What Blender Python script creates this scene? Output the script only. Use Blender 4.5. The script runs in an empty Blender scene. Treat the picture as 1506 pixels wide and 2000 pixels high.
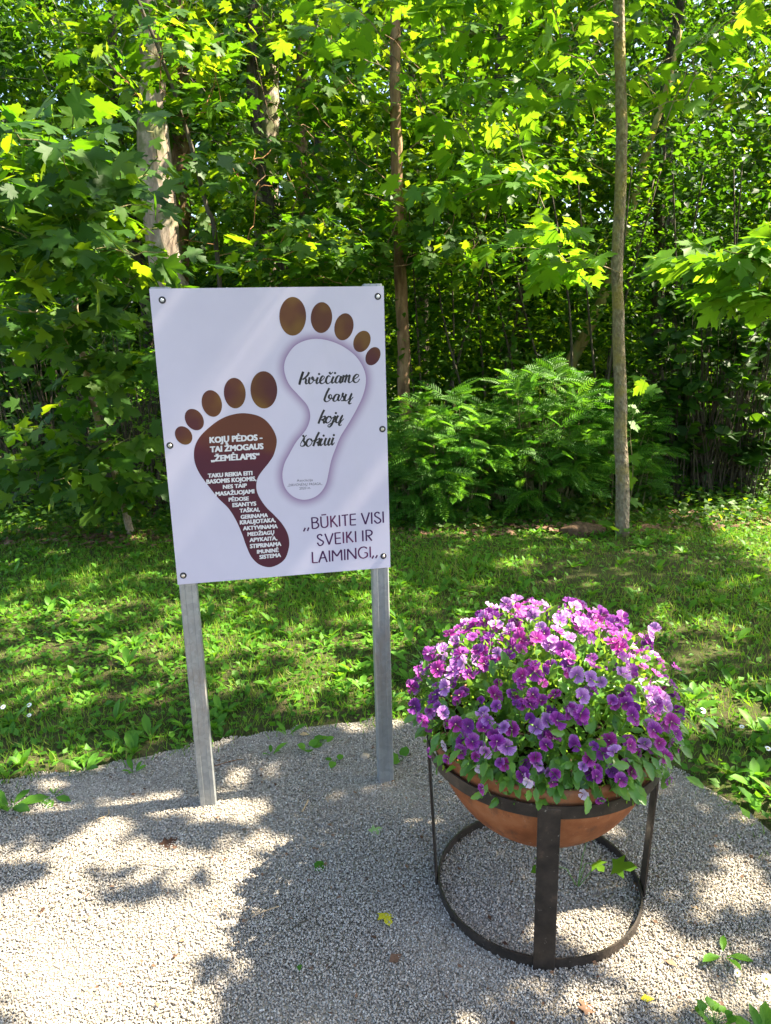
import bpy, math, random
import numpy as np
from mathutils import Vector, Matrix
from mathutils.geometry import tessellate_polygon

rs = np.random.RandomState(7)
random.seed(7)
S = bpy.context.scene
COL = S.collection

# ------------------------------------------------------------------ camera
F, H = 1400.0, 1.6                      # focal length in photo pixels, eye height in metres
_d = np.array([149.0, 5894.0, F]); _d /= np.linalg.norm(_d)
_f = np.array([0, 0, 1.0]) - _d * _d[2]; _f /= np.linalg.norm(_f)
_r = np.cross(_d, _f)
M = np.array([_r, _f, -_d])             # camera (x right, y down, z forward) -> world
EYE = np.array([0, 0, H])
cam = bpy.data.cameras.new("camera"); cam.sensor_fit = 'VERTICAL'; cam.sensor_height = 36; cam.lens = F / 2000 * 36
cam.clip_start = .05; cam.clip_end = 500
co = bpy.data.objects.new("camera", cam); COL.objects.link(co); S.camera = co
cm = np.eye(4); cm[:3, 0] = M @ [1, 0, 0]; cm[:3, 1] = M @ [0, -1, 0]; cm[:3, 2] = M @ [0, 0, -1]; cm[:3, 3] = EYE
co.matrix_world = Matrix(cm.tolist())

# ------------------------------------------------------------------ world, sun, exposure
SUN_AZ, SUN_EL = math.radians(8.3), math.radians(50)     # sun stands to the right, a little ahead of the camera
sund = np.array([math.cos(SUN_EL) * math.cos(SUN_AZ), math.cos(SUN_EL) * math.sin(SUN_AZ), math.sin(SUN_EL)])
w = bpy.data.worlds.new("World"); S.world = w; w.use_nodes = True
nt = w.node_tree; nt.nodes.clear()
sky = nt.nodes.new("ShaderNodeTexSky"); sky.sky_type = 'NISHITA'; sky.sun_disc = False
sky.sun_elevation = SUN_EL; sky.sun_rotation = math.pi / 2 - SUN_AZ; sky.air_density = 1.0; sky.dust_density = 2.5; sky.ozone_density = 0.3
bg = nt.nodes.new("ShaderNodeBackground"); bg.inputs[1].default_value = 0.085
wo = nt.nodes.new("ShaderNodeOutputWorld"); nt.links.new(sky.outputs[0], bg.inputs[0]); nt.links.new(bg.outputs[0], wo.inputs[0])
sl = bpy.data.lights.new("sun", 'SUN'); sl.energy = 5.0; sl.angle = math.radians(.53); sl.color = (1, .89, .69)
so = bpy.data.objects.new("sun", sl); COL.objects.link(so)
so.rotation_euler = Vector(sund.tolist()).to_track_quat('Z', 'Y').to_euler()
S.view_settings.view_transform = 'Standard'; S.view_settings.look = 'None'
S.view_settings.exposure = 2.68; S.view_settings.gamma = 1; S.view_settings.use_curve_mapping = False
S.cycles.max_bounces = 8; S.cycles.diffuse_bounces = 4; S.cycles.transmission_bounces = 5; S.cycles.glossy_bounces = 2
S.cycles.use_denoising = True; S.cycles.sample_clamp_indirect = 6

# ------------------------------------------------------------------ helpers
def ray(x, y): return M @ np.array([x - 753.0, y - 1000.0, F])
def gnd(x, y, z=0.0):
    r = ray(x, y); return EYE + r * ((z - H) / r[2])
def at(x, y, Y):
    r = ray(x, y); return EYE + r * (Y / r[1])
def proj(P):
    c = (np.atleast_2d(P) - EYE) @ M
    z = np.where(c[:, 2] > .05, c[:, 2], .05)
    return 753 + F * c[:, 0] / z, 1000 + F * c[:, 1] / z, c[:, 2]

def bulk(name, V, Fc, mat=None, parent=None, rnd=None, smooth=False, loc=None, kind=None, attr='rnd', mids=None):
    V = np.asarray(V, dtype=np.float32); Fc = np.asarray(Fc, dtype=np.int32)
    me = bpy.data.meshes.new(name)
    n, k = Fc.shape
    me.vertices.add(len(V)); me.vertices.foreach_set("co", V.ravel())
    me.loops.add(n * k); me.loops.foreach_set("vertex_index", Fc.ravel())
    me.polygons.add(n); me.polygons.foreach_set("loop_start", np.arange(0, n * k, k, dtype=np.int32))
    try: me.polygons.foreach_set("loop_total", np.full(n, k, dtype=np.int32))
    except Exception: pass
    if smooth: me.polygons.foreach_set("use_smooth", np.ones(n, dtype=bool))
    if mat is not None:
        for m in (mat if isinstance(mat, (list, tuple)) else [mat]): me.materials.append(m)
    if mids is not None: me.polygons.foreach_set("material_index", np.asarray(mids, dtype=np.int32))
    if rnd is not None:
        a = me.attributes.new(attr, 'FLOAT', 'POINT' if len(rnd) == len(V) else 'FACE'); a.data.foreach_set("value", np.asarray(rnd, dtype=np.float32))
    me.update(calc_edges=True)
    o = bpy.data.objects.new(name, me); COL.objects.link(o)
    if parent is not None: o.parent = parent
    if loc is not None: o.location = loc
    if kind: o['kind'] = kind
    return o

class MB:
    """collects polygons (quads and tris) for one mesh"""
    def __init__(s): s.v = []; s.f = []; s.n = 0; s.m = []
    def add(s, V, Fs, mi=0):
        for q in Fs: s.f.append([i + s.n for i in q]); s.m.append(mi)
        s.v.extend([tuple(map(float, p)) for p in V]); s.n += len(V); return s
    def box(s, c, size, R=None, mi=0):
        c = np.array(c); h = np.array(size) / 2; R = np.eye(3) if R is None else R
        V = [c + R @ (h * np.array([a, b, d])) for a in (-1, 1) for b in (-1, 1) for d in (-1, 1)]
        return s.add(V, [(0, 1, 3, 2), (4, 6, 7, 5), (0, 4, 5, 1), (2, 3, 7, 6), (0, 2, 6, 4), (1, 5, 7, 3)], mi)
    def tube(s, P, r, n=6, mi=0, cap=True, jit=0):
        P = np.array(P, float); r = np.broadcast_to(np.array(r, float), (len(P),))
        T = np.gradient(P, axis=0); T /= np.linalg.norm(T, axis=1)[:, None] + 1e-9
        ref = np.array([0, 0, 1.0]) if abs(T[0][2]) < .8 else np.array([0, 1.0, 0])
        V = []
        for p, t, rr in zip(P, T, r):
            u = np.cross(t, ref); u /= np.linalg.norm(u); v = np.cross(t, u); ref = -np.cross(t, np.cross(ref, t)) if False else ref
            for k in range(n):
                a = 2 * math.pi * k / n; q = rr * (1 + jit * (rs.rand() - .5))
                V.append(p + u * math.cos(a) * q + v * math.sin(a) * q)
        Fs = [(i * n + k, i * n + (k + 1) % n, (i + 1) * n + (k + 1) % n, (i + 1) * n + k) for i in range(len(P) - 1) for k in range(n)]
        if cap: Fs += [tuple(range(n))[::-1], tuple((len(P) - 1) * n + k for k in range(n))]
        return s.add(V, Fs, mi)
    def build(s, name, mats, parent=None, loc=(0, 0, 0), smooth=False, kind=None):
        me = bpy.data.meshes.new(name); me.from_pydata(s.v, [], s.f)
        for m in (mats if isinstance(mats, (list, tuple)) else [mats]): me.materials.append(m)
        me.polygons.foreach_set("material_index", s.m)
        if smooth: me.polygons.foreach_set("use_smooth", [True] * len(me.polygons))
        me.update()
        o = bpy.data.objects.new(name, me); COL.objects.link(o); o.location = loc
        if parent is not None: o.parent = parent
        if kind: o['kind'] = kind
        return o

def bevel(o, w_, seg=2):
    m = o.modifiers.new("bevel", 'BEVEL'); m.width = w_; m.segments = seg; m.limit_method = 'ANGLE'; return o
def thing(name, label, cat, loc=(0, 0, 0), group=None):
    o = bpy.data.objects.new(name, None); o.empty_display_size = .1; COL.objects.link(o); o.location = loc
    return tag(o, label, cat, group)
def tag(o, label, cat, group=None):
    o['label'] = label; o['category'] = cat
    if group: o['group'] = group
    return o

def catmull(P, n=6, closed=False):
    P = np.array(P, float); out = []
    N = len(P)
    rng = range(N) if closed else range(N - 1)
    g = (lambda i: P[i % N]) if closed else (lambda i: P[min(max(i, 0), N - 1)])
    for i in rng:
        a, b, c, d = g(i - 1), g(i), g(i + 1), g(i + 2)
        for t in np.arange(n) / n:
            out.append(.5 * ((2 * b) + (c - a) * t + (2 * a - 5 * b + 4 * c - d) * t * t + (3 * b - a - 3 * c + d) * t ** 3))
    if not closed: out.append(P[-1])
    return np.array(out)

# ------------------------------------------------------------------ materials
class NT:
    def __init__(s, name):
        s.m = bpy.data.materials.new(name); s.m.use_nodes = True; s.t = s.m.node_tree; s.t.nodes.clear()
        s.out = s.t.nodes.new("ShaderNodeOutputMaterial")
    def n(s, kind, **kw):
        nd = s.t.nodes.new("ShaderNode" + kind)
        for k, v in kw.items(): setattr(nd, k, v)
        return nd
    def l(s, a, b): s.t.links.new(a, b)
    def co(s, scale=(1, 1, 1), which='Object'):
        tc = s.n("TexCoord"); mp = s.n("Mapping"); mp.inputs['Scale'].default_value = scale; s.l(tc.outputs[which], mp.inputs[0]); return mp.outputs[0]
    def noise(s, vec, scale, detail=4, rough=.55):
        nd = s.n("TexNoise"); nd.inputs['Scale'].default_value = scale; nd.inputs['Detail'].default_value = detail; nd.inputs['Roughness'].default_value = rough
        if vec is not None: s.l(vec, nd.inputs['Vector'])
        return nd.outputs['Fac']
    def voro(s, vec, scale, out='Distance', feature='F1'):
        nd = s.n("TexVoronoi"); nd.feature = feature; nd.inputs['Scale'].default_value = scale; s.l(vec, nd.inputs['Vector']); return nd.outputs[out]
    def ramp(s, fac, stops):
        nd = s.n("ValToRGB"); e = nd.color_ramp.elements
        while len(e) < len(stops): e.new(.5)
        for i, (p, c) in enumerate(stops): e[i].position = p; e[i].color = (*c, 1) if len(c) == 3 else c
        s.l(fac, nd.inputs[0]); return nd.outputs[0]
    def math(s, op, a, b=None, clamp=False):
        nd = s.n("Math", operation=op); nd.use_clamp = clamp
        for i, x in enumerate((a, b)):
            if x is None: continue
            if isinstance(x, (int, float)): nd.inputs[i].default_value = x
            else: s.l(x, nd.inputs[i])
        return nd.outputs[0]
    def mix(s, fac, a, b, mode='MIX'):
        nd = s.n("MixRGB", blend_type=mode)
        for i, x in enumerate((fac, a, b)):
            if isinstance(x, (int, float)): nd.inputs[i].default_value = x
            elif isinstance(x, tuple): nd.inputs[i].default_value = (*x, 1)
            else: s.l(x, nd.inputs[i])
        return nd.outputs[0]
    def bsdf(s, color, rough=.6, metal=0, spec=.5, bump=None, bstr=.3, bdist=.01):
        p = s.n("BsdfPrincipled")
        for k, x in (('Base Color', color), ('Roughness', rough), ('Metallic', metal), ('Specular IOR Level', spec)):
            if isinstance(x, (int, float)): p.inputs[k].default_value = x
            elif isinstance(x, tuple): p.inputs[k].default_value = (*x, 1)
            else: s.l(x, p.inputs[k])
        if bump is not None:
            b = s.n("Bump"); b.inputs['Strength'].default_value = bstr; b.inputs['Distance'].default_value = bdist
            s.l(bump, b.inputs['Height']); s.l(b.outputs[0], p.inputs['Normal'])
        return p
    def done(s, sh): s.l(sh.outputs[0] if hasattr(sh, 'outputs') else sh, s.out.inputs[0]); return s.m

def leaf_mat(name, stops, tstops, trans=.45, rough=.5, spec=.2):
    n = NT(name)
    a = n.n("Attribute", attribute_name='rnd'); oi = n.n("ObjectInfo")
    f = n.math('FRACT', n.math('ADD', a.outputs['Fac'], oi.outputs['Random']))
    c = n.ramp(f, stops); t = n.ramp(f, tstops)
    p = n.bsdf(c, rough, 0, spec)
    tr = n.n("BsdfTranslucent"); n.l(t, tr.inputs[0])
    mx = n.n("MixShader"); mx.inputs[0].default_value = trans
    n.l(p.outputs[0], mx.inputs[1]); n.l(tr.outputs[0], mx.inputs[2])
    return n.done(mx)

MAT = {}
G1 = [(0, (.017, .055, .007)), (.5, (.031, .085, .008)), (1, (.062, .130, .012))]
T1 = [(0, (.07, .21, .004)), (.5, (.16, .34, .006)), (1, (.36, .52, .010))]
MAT['maple'] = leaf_mat('maple_leaf_green', G1, T1)
MAT['maple_bright'] = leaf_mat('maple_leaf_bright', [(0, (.04, .12, .012)), (1, (.09, .20, .018))], [(0, (.17, .40, .010)), (1, (.33, .55, .016))])
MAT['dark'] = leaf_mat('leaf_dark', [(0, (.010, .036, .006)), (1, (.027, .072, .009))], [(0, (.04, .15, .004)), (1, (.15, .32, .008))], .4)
MAT['shrub'] = leaf_mat('shrub_leaf', [(0, (.034, .115, .012)), (1, (.078, .195, .020))], [(0, (.10, .32, .012)), (1, (.22, .46, .02))], .35)
MAT['grass'] = leaf_mat('grass_blade', [(0, (.07, .175, .014)), (.7, (.14, .28, .02)), (1, (.27, .26, .06))], [(0, (.14, .34, .015)), (.7, (.28, .48, .02)), (1, (.4, .4, .08))], .4, .5, .3)
MAT['weed'] = leaf_mat('weed_leaf', [(0, (.046, .145, .012)), (1, (.10, .245, .022))], [(0, (.10, .30, .010)), (1, (.24, .46, .018))], .38)
MAT['viola_leaf'] = leaf_mat('viola_leaf', [(0, (.05, .15, .022)), (1, (.11, .26, .04))], [(0, (.2, .42, .03)), (1, (.4, .6, .04))], .35, .35, .4)
MAT['yellow_leaf'] = leaf_mat('yellow_fallen_leaf', [(0, (.55, .5, .03)), (1, (.5, .5, .03))], [(0, (.6, .55, .02)), (1, (.6, .55, .02))], .25)
MAT['pale_leaf'] = leaf_mat('pale_fallen_leaf', [(0, (.25, .38, .14)), (1, (.22, .34, .12))], [(0, (.3, .5, .1)), (1, (.3, .5, .1))], .2)
MAT['brown_leaf'] = leaf_mat('brown_fallen_leaf', [(0, (.06, .028, .016)), (1, (.20, .12, .075))], [(0, (.1, .05, .02)), (1, (.2, .11, .05))], .1, .7)
MAT['tan_leaf'] = leaf_mat('tan_fallen_leaf', [(0, (.5, .36, .22)), (1, (.45, .33, .2))], [(0, (.4, .3, .1)), (1, (.4, .3, .1))], .15, .7)

def bark(name, c1, c2, c3, sc=18, lichen=None, stretch=.18):
    n = NT(name); v = n.co((1, 1, stretch))
    a = n.noise(v, sc, 6, .65); b = n.voro(v, sc * 1.4)
    c = n.ramp(a, [(.3, c1), (.5, c2), (.68, c3)])
    v2 = n.co()
    if lichen: c = n.mix(n.ramp(n.noise(v2, 4, 5, .6), [(.50, (0, 0, 0)), (.62, (1, 1, 1))]), c, lichen)
    h = n.math('ADD', a, n.math('MULTIPLY', b, .8))
    return n.done(n.bsdf(c, .85, 0, .2, h, .9, .02))
MAT['bark_grey'] = bark('bark_smooth_grey', (.13, .10, .065), (.22, .175, .12), (.33, .28, .20), 34, (.27, .21, .08), .6)
MAT['bark_rough'] = bark('bark_rough', (.10, .07, .05), (.30, .235, .18), (.52, .45, .37), 9, (.16, .17, .08), .25)
MAT['bark_brown'] = bark('bark_brown', (.09, .05, .03), (.20, .12, .07), (.34, .22, .13), 14, None, .3)
MAT['bark_dark'] = bark('bark_dark', (.03, .025, .018), (.06, .05, .035), (.12, .10, .07), 30)
MAT['bark_yellow'] = bark('bark_yellow', (.16, .12, .04), (.26, .20, .07), (.36, .30, .12), 16, (.2, .22, .08))
MAT['twig_green'] = bark('twig_green', (.10, .12, .04), (.15, .14, .06), (.2, .17, .08), 30)
MAT['twig_red'] = bark('petiole_red', (.22, .07, .04), (.25, .12, .05), (.28, .2, .07), 30)

def m_soil():
    n = NT('lawn_soil'); v = n.co(); a = n.noise(v, 3.1, 8, .65); b = n.noise(v, 60, 4, .7)
    c = n.ramp(a, [(.32, (.05, .038, .022)), (.48, (.05, .07, .018)), (.6, (.07, .10, .022)), (.75, (.08, .06, .028))])
    c = n.mix(n.ramp(b, [(.4, (0, 0, 0)), (.65, (1, 1, 1))]), c, (.085, .07, .04))
    h = n.math('ADD', b, n.noise(v, 240, 3, .7))
    return n.done(n.bsdf(c, .95, 0, .1, h, .8, .015))
MAT['soil'] = m_soil()
def m_gravel_base():
    n = NT('gravel_bed_base'); v = n.co(); nd = n.n("TexVoronoi"); nd.inputs['Scale'].default_value = 150; n.l(v, nd.inputs['Vector'])
    sep = n.n("SeparateColor"); n.l(nd.outputs['Color'], sep.inputs[0])
    c = n.ramp(sep.outputs[0], [(0, (.14, .12, .095)), (.5, (.25, .22, .18)), (1, (.36, .32, .26))])
    h = n.math('SUBTRACT', 1, nd.outputs['Distance'])
    return n.done(n.bsdf(c, .9, 0, .2, h, .8, .008))
MAT['gravel_base'] = m_gravel_base()
def m_pebble():
    n = NT('gravel_stone'); oi = n.n("ObjectInfo")
    c = n.ramp(oi.outputs['Random'], [(0, (.20, .178, .15)), (.3, (.29, .264, .228)), (.6, (.36, .332, .29)), (.85, (.44, .41, .36)), (.95, (.62, .59, .53)), (1, (.26, .19, .145))])
    v = n.co(which='Object'); c = n.mix(n.math('MULTIPLY', n.noise(v, 2.5, 3), .5), c, (.27, .235, .2))
    return n.done(n.bsdf(c, .8, 0, .3))
MAT['pebble'] = m_pebble()
def m_panel():
    n = NT('panel_white'); v = n.co(); a = n.noise(v, 3, 4, .6); b = n.noise(v, 500, 2)
    at_ = n.n("Attribute", attribute_name='halo')
    c = n.ramp(a, [(.3, (.46, .435, .535)), (.7, (.51, .485, .585))])
    c = n.mix(n.ramp(n.noise(n.co((1, 1, .3)), 14, 6, .7), [(.55, (0, 0, 0)), (.8, (.22,) * 3)]), c, (.40, .39, .42))
    fac = n.math('POWER', at_.outputs['Fac'], 1.5)
    c = n.mix(n.math('MULTIPLY', fac, .85), c, (.17, .08, .20))
    return n.done(n.bsdf(c, n.ramp(a, [(.3, (.50,) * 3), (.7, (.6,) * 3)]), 0, .35, b, .02, .001))
MAT['panel'] = m_panel()
def m_print(name, c1, c2, c3, sc, vert=None):
    n = NT(name); v = n.co(); oi = n.n("ObjectInfo")
    vv = n.n("VectorMath", operation='ADD'); n.l(v, vv.inputs[0]); n.l(oi.outputs['Random'], vv.inputs[1])
    a = n.noise(vv.outputs[0], sc, 2, .4)
    if vert:
        z = n.n("SeparateXYZ"); n.l(v, z.inputs[0]); a = n.math('MULTIPLY', a, n.math('ADD', n.math('MULTIPLY', n.math('SUBTRACT', z.outputs[2], 1.19), 6, True), .55))
    c = n.ramp(a, [(.36, c1), (.52, c2), (.66, c3)])
    return n.done(n.bsdf(c, .55, 0, .3))
MAT['print_maroon'] = m_print('print_maroon', (.060, .009, .022), (.070, .010, .020), (.095, .027, .013), 5, True)
MAT['print_toe'] = m_print('print_toe', (.060, .012, .016), (.085, .028, .010), (.13, .062, .010), 9)
MAT['print_plum'] = m_print('print_plum', (.040, .008, .062), (.055, .010, .060), (.10, .015, .07), 9)
def flat(name, c, rough=.5, metal=0, spec=.5):
    n = NT(name); v = n.co(); a = n.noise(v, 60, 3)
    return n.done(n.bsdf(n.mix(n.math('MULTIPLY', a, .25), c, tuple(x * .6 for x in c)), rough, metal, spec))
MAT['print_ink'] = flat('print_ink', (.006, .006, .012), .35)
MAT['print_white'] = flat('print_white', (.60, .60, .62), .4)
MAT['rubber'] = flat('washer_rubber', (.02, .02, .025), .5)
MAT['screw'] = flat('screw_steel', (.62, .62, .64), .28, 1)
def m_galv():
    n = NT('galvanised_steel'); v = n.co(); b = n.voro(v, 70, 'Color'); a = n.noise(v, 5, 5, .6)
    sep = n.n("SeparateColor"); n.l(b, sep.inputs[0])
    c = n.ramp(sep.outputs[0], [(0, (.27, .285, .29)), (1, (.34, .355, .36))])
    vz = n.n("SeparateXYZ"); n.l(n.co(), vz.inputs[0])
    band = n.math('SUBTRACT', 1, n.math('MULTIPLY', n.math('ABSOLUTE', n.math('SUBTRACT', vz.outputs[2], .50)), 3.2), True)
    dirt = n.math('MULTIPLY', band, n.ramp(n.noise(n.co((1, 1, .5)), 22, 6, .7), [(.40, (0, 0, 0)), (.6, (1, 1, 1))]))
    c = n.mix(n.math('MULTIPLY', dirt, .75), c, (.21, .155, .11))
    c = n.mix(n.ramp(a, [(.5, (0, 0, 0)), (.75, (.5, .5, .5))]), c, (.20, .21, .22))
    r = n.ramp(a, [(.3, (.38,) * 3), (.7, (.6,) * 3)])
    met = n.math('SUBTRACT', .55, n.math('MULTIPLY', dirt, .5))
    return n.done(n.bsdf(c, r, met, .5, a, .1, .002))
MAT['galv'] = m_galv()
def m_terra():
    n = NT('terracotta'); v = n.co(); a = n.noise(v, 9, 6, .6); b = n.noise(v, 120, 3, .6)
    c = n.ramp(a, [(.3, (.15, .045, .014)), (.5, (.25, .080, .026)), (.62, (.31, .115, .045)), (.78, (.36, .19, .10))])
    vz = n.n("SeparateXYZ"); n.l(v, vz.inputs[0])
    st = n.ramp(n.noise(n.co((1, 1, .25)), 26, 5, .7), [(.56, (0, 0, 0)), (.70, (1, 1, 1))])
    c = n.mix(n.math('MULTIPLY', st, .65), c, (.06, .04, .03))
    c = n.mix(n.ramp(n.noise(v, 45, 5, .7), [(.66, (0, 0, 0)), (.72, (.7,) * 3)]), c, (.46, .36, .27))
    top = n.math('MULTIPLY', n.math('SUBTRACT', vz.outputs[2], .475, True), 9, True)
    c = n.mix(n.math('MULTIPLY', top, n.ramp(a, [(.35, (.1,) * 3), (.65, (.9,) * 3)])), c, (.15, .11, .07))
    return n.done(n.bsdf(c, .75, 0, .3, b, .25, .003))
MAT['terra'] = m_terra()
def m_iron():
    n = NT('dark_iron'); v = n.co(); a = n.noise(v, 25, 6, .65); b = n.noise(v, 6, 3)
    c = n.ramp(a, [(.35, (.022, .018, .015)), (.6, (.045, .034, .027)), (.8, (.12, .08, .055))])
    c = n.mix(n.ramp(n.noise(v, 70, 4, .7), [(.66, (0, 0, 0)), (.72, (.7,) * 3)]), c, (.3, .27, .24))
    return n.done(n.bsdf(c, n.ramp(b, [(.3, (.32,) * 3), (.7, (.55,) * 3)]), .25, .5, a, .2, .002))
MAT['iron'] = m_iron()
def m_petal(name, inner, mid, outer, tr, mass=False):
    n = NT(name); tc = n.n("TexCoord"); ln = n.n("VectorMath", operation='LENGTH'); n.l(tc.outputs['Object'], ln.inputs[0])
    f = n.math('MULTIPLY', ln.outputs['Value'], 38)
    sp = n.n("SeparateXYZ"); n.l(tc.outputs['Object'], sp.inputs[0])
    an = n.math('ARCTAN2', sp.outputs[0], sp.outputs[1])
    if mass: at_ = n.n("Attribute", attribute_name='rad'); f = at_.outputs['Fac']
    vein = n.math('MULTIPLY', n.math('SINE', n.math('MULTIPLY', an, 26)), .10)
    if not mass: f = n.math('ADD', f, vein)
    c = n.ramp(f, [(.12, inner), (.45, mid), (.95, outer)])
    p = n.bsdf(c, .5, 0, .25); t = n.n("BsdfTranslucent"); n.l(n.mix(.5, c, tr), t.inputs[0])
    mx = n.n("MixShader"); mx.inputs[0].default_value = .4; n.l(p.outputs[0], mx.inputs[1]); n.l(t.outputs[0], mx.inputs[2])
    return n.done(mx)
PETC = [('petal_violet', (.06, .003, .09), (.27, .035, .31), (.54, .24, .58), (.6, .15, .75)),
       ('petal_purple', (.07, .003, .08), (.22, .012, .24), (.42, .12, .46), (.6, .10, .65)),
       ('petal_magenta', (.09, .002, .06), (.28, .015, .24), (.54, .16, .50), (.8, .1, .6)),
       ('petal_lilac', (.12, .015, .18), (.42, .15, .50), (.68, .46, .74), (.8, .5, .85)),
       ('petal_deep', (.05, .004, .08), (.13, .015, .19), (.22, .05, .32), (.4, .06, .45)),
       ('petal_faded', (.40, .28, .46), (.60, .48, .62), (.72, .64, .72), (.7, .6, .7))]
PET = [m_petal(*a) for a in PETC]; PETM = [m_petal(*a, True) for a in PETC]
MAT['eye'] = flat('viola_eye', (.5, .38, .3), .6)
MAT['stemg'] = flat('stem_green', (.10, .20, .04), .6)
MAT['daisy_petal'] = flat('daisy_petal', (.85, .85, .85), .6)
MAT['daisy_eye'] = flat('daisy_eye', (.7, .5, .04), .7)
MAT['stone'] = bark('tan_stone', (.3, .24, .17), (.42, .34, .25), (.5, .43, .34), 30, None, 1)
MAT['log'] = bark('rotten_log', (.05, .03, .018), (.10, .06, .035), (.16, .10, .06), 18, None, .8)

# ------------------------------------------------------------------ leaf templates (base at origin, tip along +Y, normal +Z)
def tmpl(half, center, z=lambda x, y: 0, stalk=0):
    R = [(x, y) for x, y in half]; L = [(-x, y) for x, y in half[1:-1]][::-1]
    pts = [center] + R + L; n = len(pts) - 1
    V = np.array([(x, y, z(x, y)) for x, y in pts], float)
    T = np.array([(0, i, i % n + 1) for i in range(1, n + 1)])
    return V, T
zm = lambda x, y: -.22 * (x * x + (y - .3) ** 2) + .10 * abs(x)
MAPLE = tmpl([(0, 0), (.14, -.07), (.40, -.08), (.33, .06), (.45, .15), (.36, .21), (.50, .33), (.60, .53), (.44, .50), (.37, .60), (.19, .47), (.22, .66), (.28, .75), (.13, .80), (0, 1.02)], (0, .28), zm)
MAPLE_M = tmpl([(0, 0), (.40, -.07), (.33, .14), (.58, .50), (.20, .46), (.24, .74), (0, 1.0)], (0, .28), zm)
OVATE = tmpl([(0, 0), (.30, .38), (0, 1.0)], (0, .42), lambda x, y: .22 * abs(x) - .1 * y * y)
ROUND = tmpl([(0, .04), (.28, .0), (.46, .30), (.40, .68), (.14, .90), (0, 1.0)], (0, .45), lambda x, y: .14 * abs(x) - .15 * y * y)
LANCE = tmpl([(0, 0), (.055, .2), (.12, .55), (.10, .8), (0, 1.0)], (0, .6), lambda x, y: .3 * abs(x) - .28 * y * y)
VLEAF = tmpl([(0, 0), (.10, .18), (.24, .36), (.22, .48), (.25, .60), (.18, .72), (.16, .86), (0, 1.0)], (0, .5), lambda x, y: .35 * abs(x) - .22 * y * y)
BLADE = (np.array([(-.035, 0, 0), (.035, 0, 0), (-.03, .5, .03), (.03, .5, .03), (0, 1, -.1)], float), np.array([(0, 1, 3), (0, 3, 2), (2, 3, 4)]))
def frond():
    V = []; T = []
    def rz(y): return -.30 * y * y
    prev = None
    for i in range(9):
        y = .16 + i * .09; L = .30 * (1 - ((i - 3.2) / 8.2) ** 2) * (1 if i < 8 else .8)
        for s in (-1, 1):
            b = len(V); dx, dy = s * math.cos(.62 + i * .04), math.sin(.62 + i * .04) * .8
            n_ = (-dy, dx)
            for t, wd in ((0, 0), (.4, .034), (.4, -.034), (1, 0)):
                V.append((dx * L * t + n_[0] * wd, y + dy * L * t + n_[1] * wd, rz(y) - .25 * (L * t) ** 2 - (.03 if abs(wd) < 1e-6 else 0)))
            T += [(b, b + 1, b + 3), (b, b + 3, b + 2)]
    b = len(V)
    for t, wd in ((0, 0), (.5, .04), (.5, -.04), (1, 0)): V.append((wd, .9 + .16 * t, rz(.9 + .16 * t)))
    T += [(b, b + 1, b + 3), (b, b + 3, b + 2)]
    b = len(V)
    for y in (0, .5, .95): V += [(-.008, y, rz(y)), (.008, y, rz(y))]
    T += [(b, b + 1, b + 3), (b, b + 3, b + 2), (b + 2, b + 3, b + 5), (b + 2, b + 5, b + 4)]
    V = np.array(V, float); return V, np.array(T)
FROND = frond()

def unit(v): return v / (np.linalg.norm(v, axis=-1, keepdims=True) + 1e-9)
def frames(dirs, norms, scale):
    Y = unit(dirs); Z = norms - (norms * Y).sum(1, keepdims=True) * Y; Z = unit(Z); X = np.cross(Y, Z)
    return np.stack([X, Y, Z], axis=2) * np.asarray(scale).reshape(-1, 1, 1)
def scatter(name, tm, P, R, mat, parent=None, kind='stuff', loc=None, rnd=None, mids=None):
    V0, T0 = tm; k = len(P); off = np.zeros(3) if loc is None else np.array(loc)
    V = np.einsum('kij,nj->kni', R, V0) + (P - off)[:, None, :]
    T = T0[None] + (np.arange(k) * len(V0))[:, None, None]
    r = rs.rand(k) if rnd is None else rnd
    return bulk(name, V.reshape(-1, 3), T.reshape(-1, 3), mat, parent, np.repeat(r, len(T0)), kind=kind, loc=None)
_mesh_cache = {}
def leaf_mesh(name, tm, mat):
    key = (name, id(tm[0]), mat.name)
    if key not in _mesh_cache:
        o = bulk(name, tm[0], tm[1], mat); _mesh_cache[key] = o.data; bpy.data.objects.remove(o)
    return _mesh_cache[key]
def place(name, me, P, R, parent, origin):
    for p, r in zip(P, R):
        o = bpy.data.objects.new(name, me); COL.objects.link(o); o.parent = parent
        m = np.eye(4); m[:3, :3] = r; m[:3, 3] = p - origin
        o.matrix_basis = Matrix(m.tolist())
def rand_unit(k): return unit(rs.randn(k, 3))

def leaves_into(root, origin, tm_hi, tm_lo, P, R, mat, nind=0, minpx=0, partname='leaf', crown='foliage'):
    """the nind leaves that show largest become parts, the rest one stuff part"""
    if nind:
        x, y, d = proj(P); vis = (x > -20) & (x < 1526) & (y > -20) & (y < 2020) & (d > .3)
        size = np.linalg.norm(R[:, :, 1], axis=1) / np.maximum(d, .1); size[~vis] = -1
        idx = np.argsort(-size)[:nind]; idx = idx[size[idx] > 0]
        place(partname, leaf_mesh(partname, tm_hi, mat), P[idx], R[idx], root, origin)
        keep = np.ones(len(P), bool); keep[idx] = False; P, R = P[keep], R[keep]
    if len(P): scatter(crown, tm_lo, P, R, mat, root, loc=origin)

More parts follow.
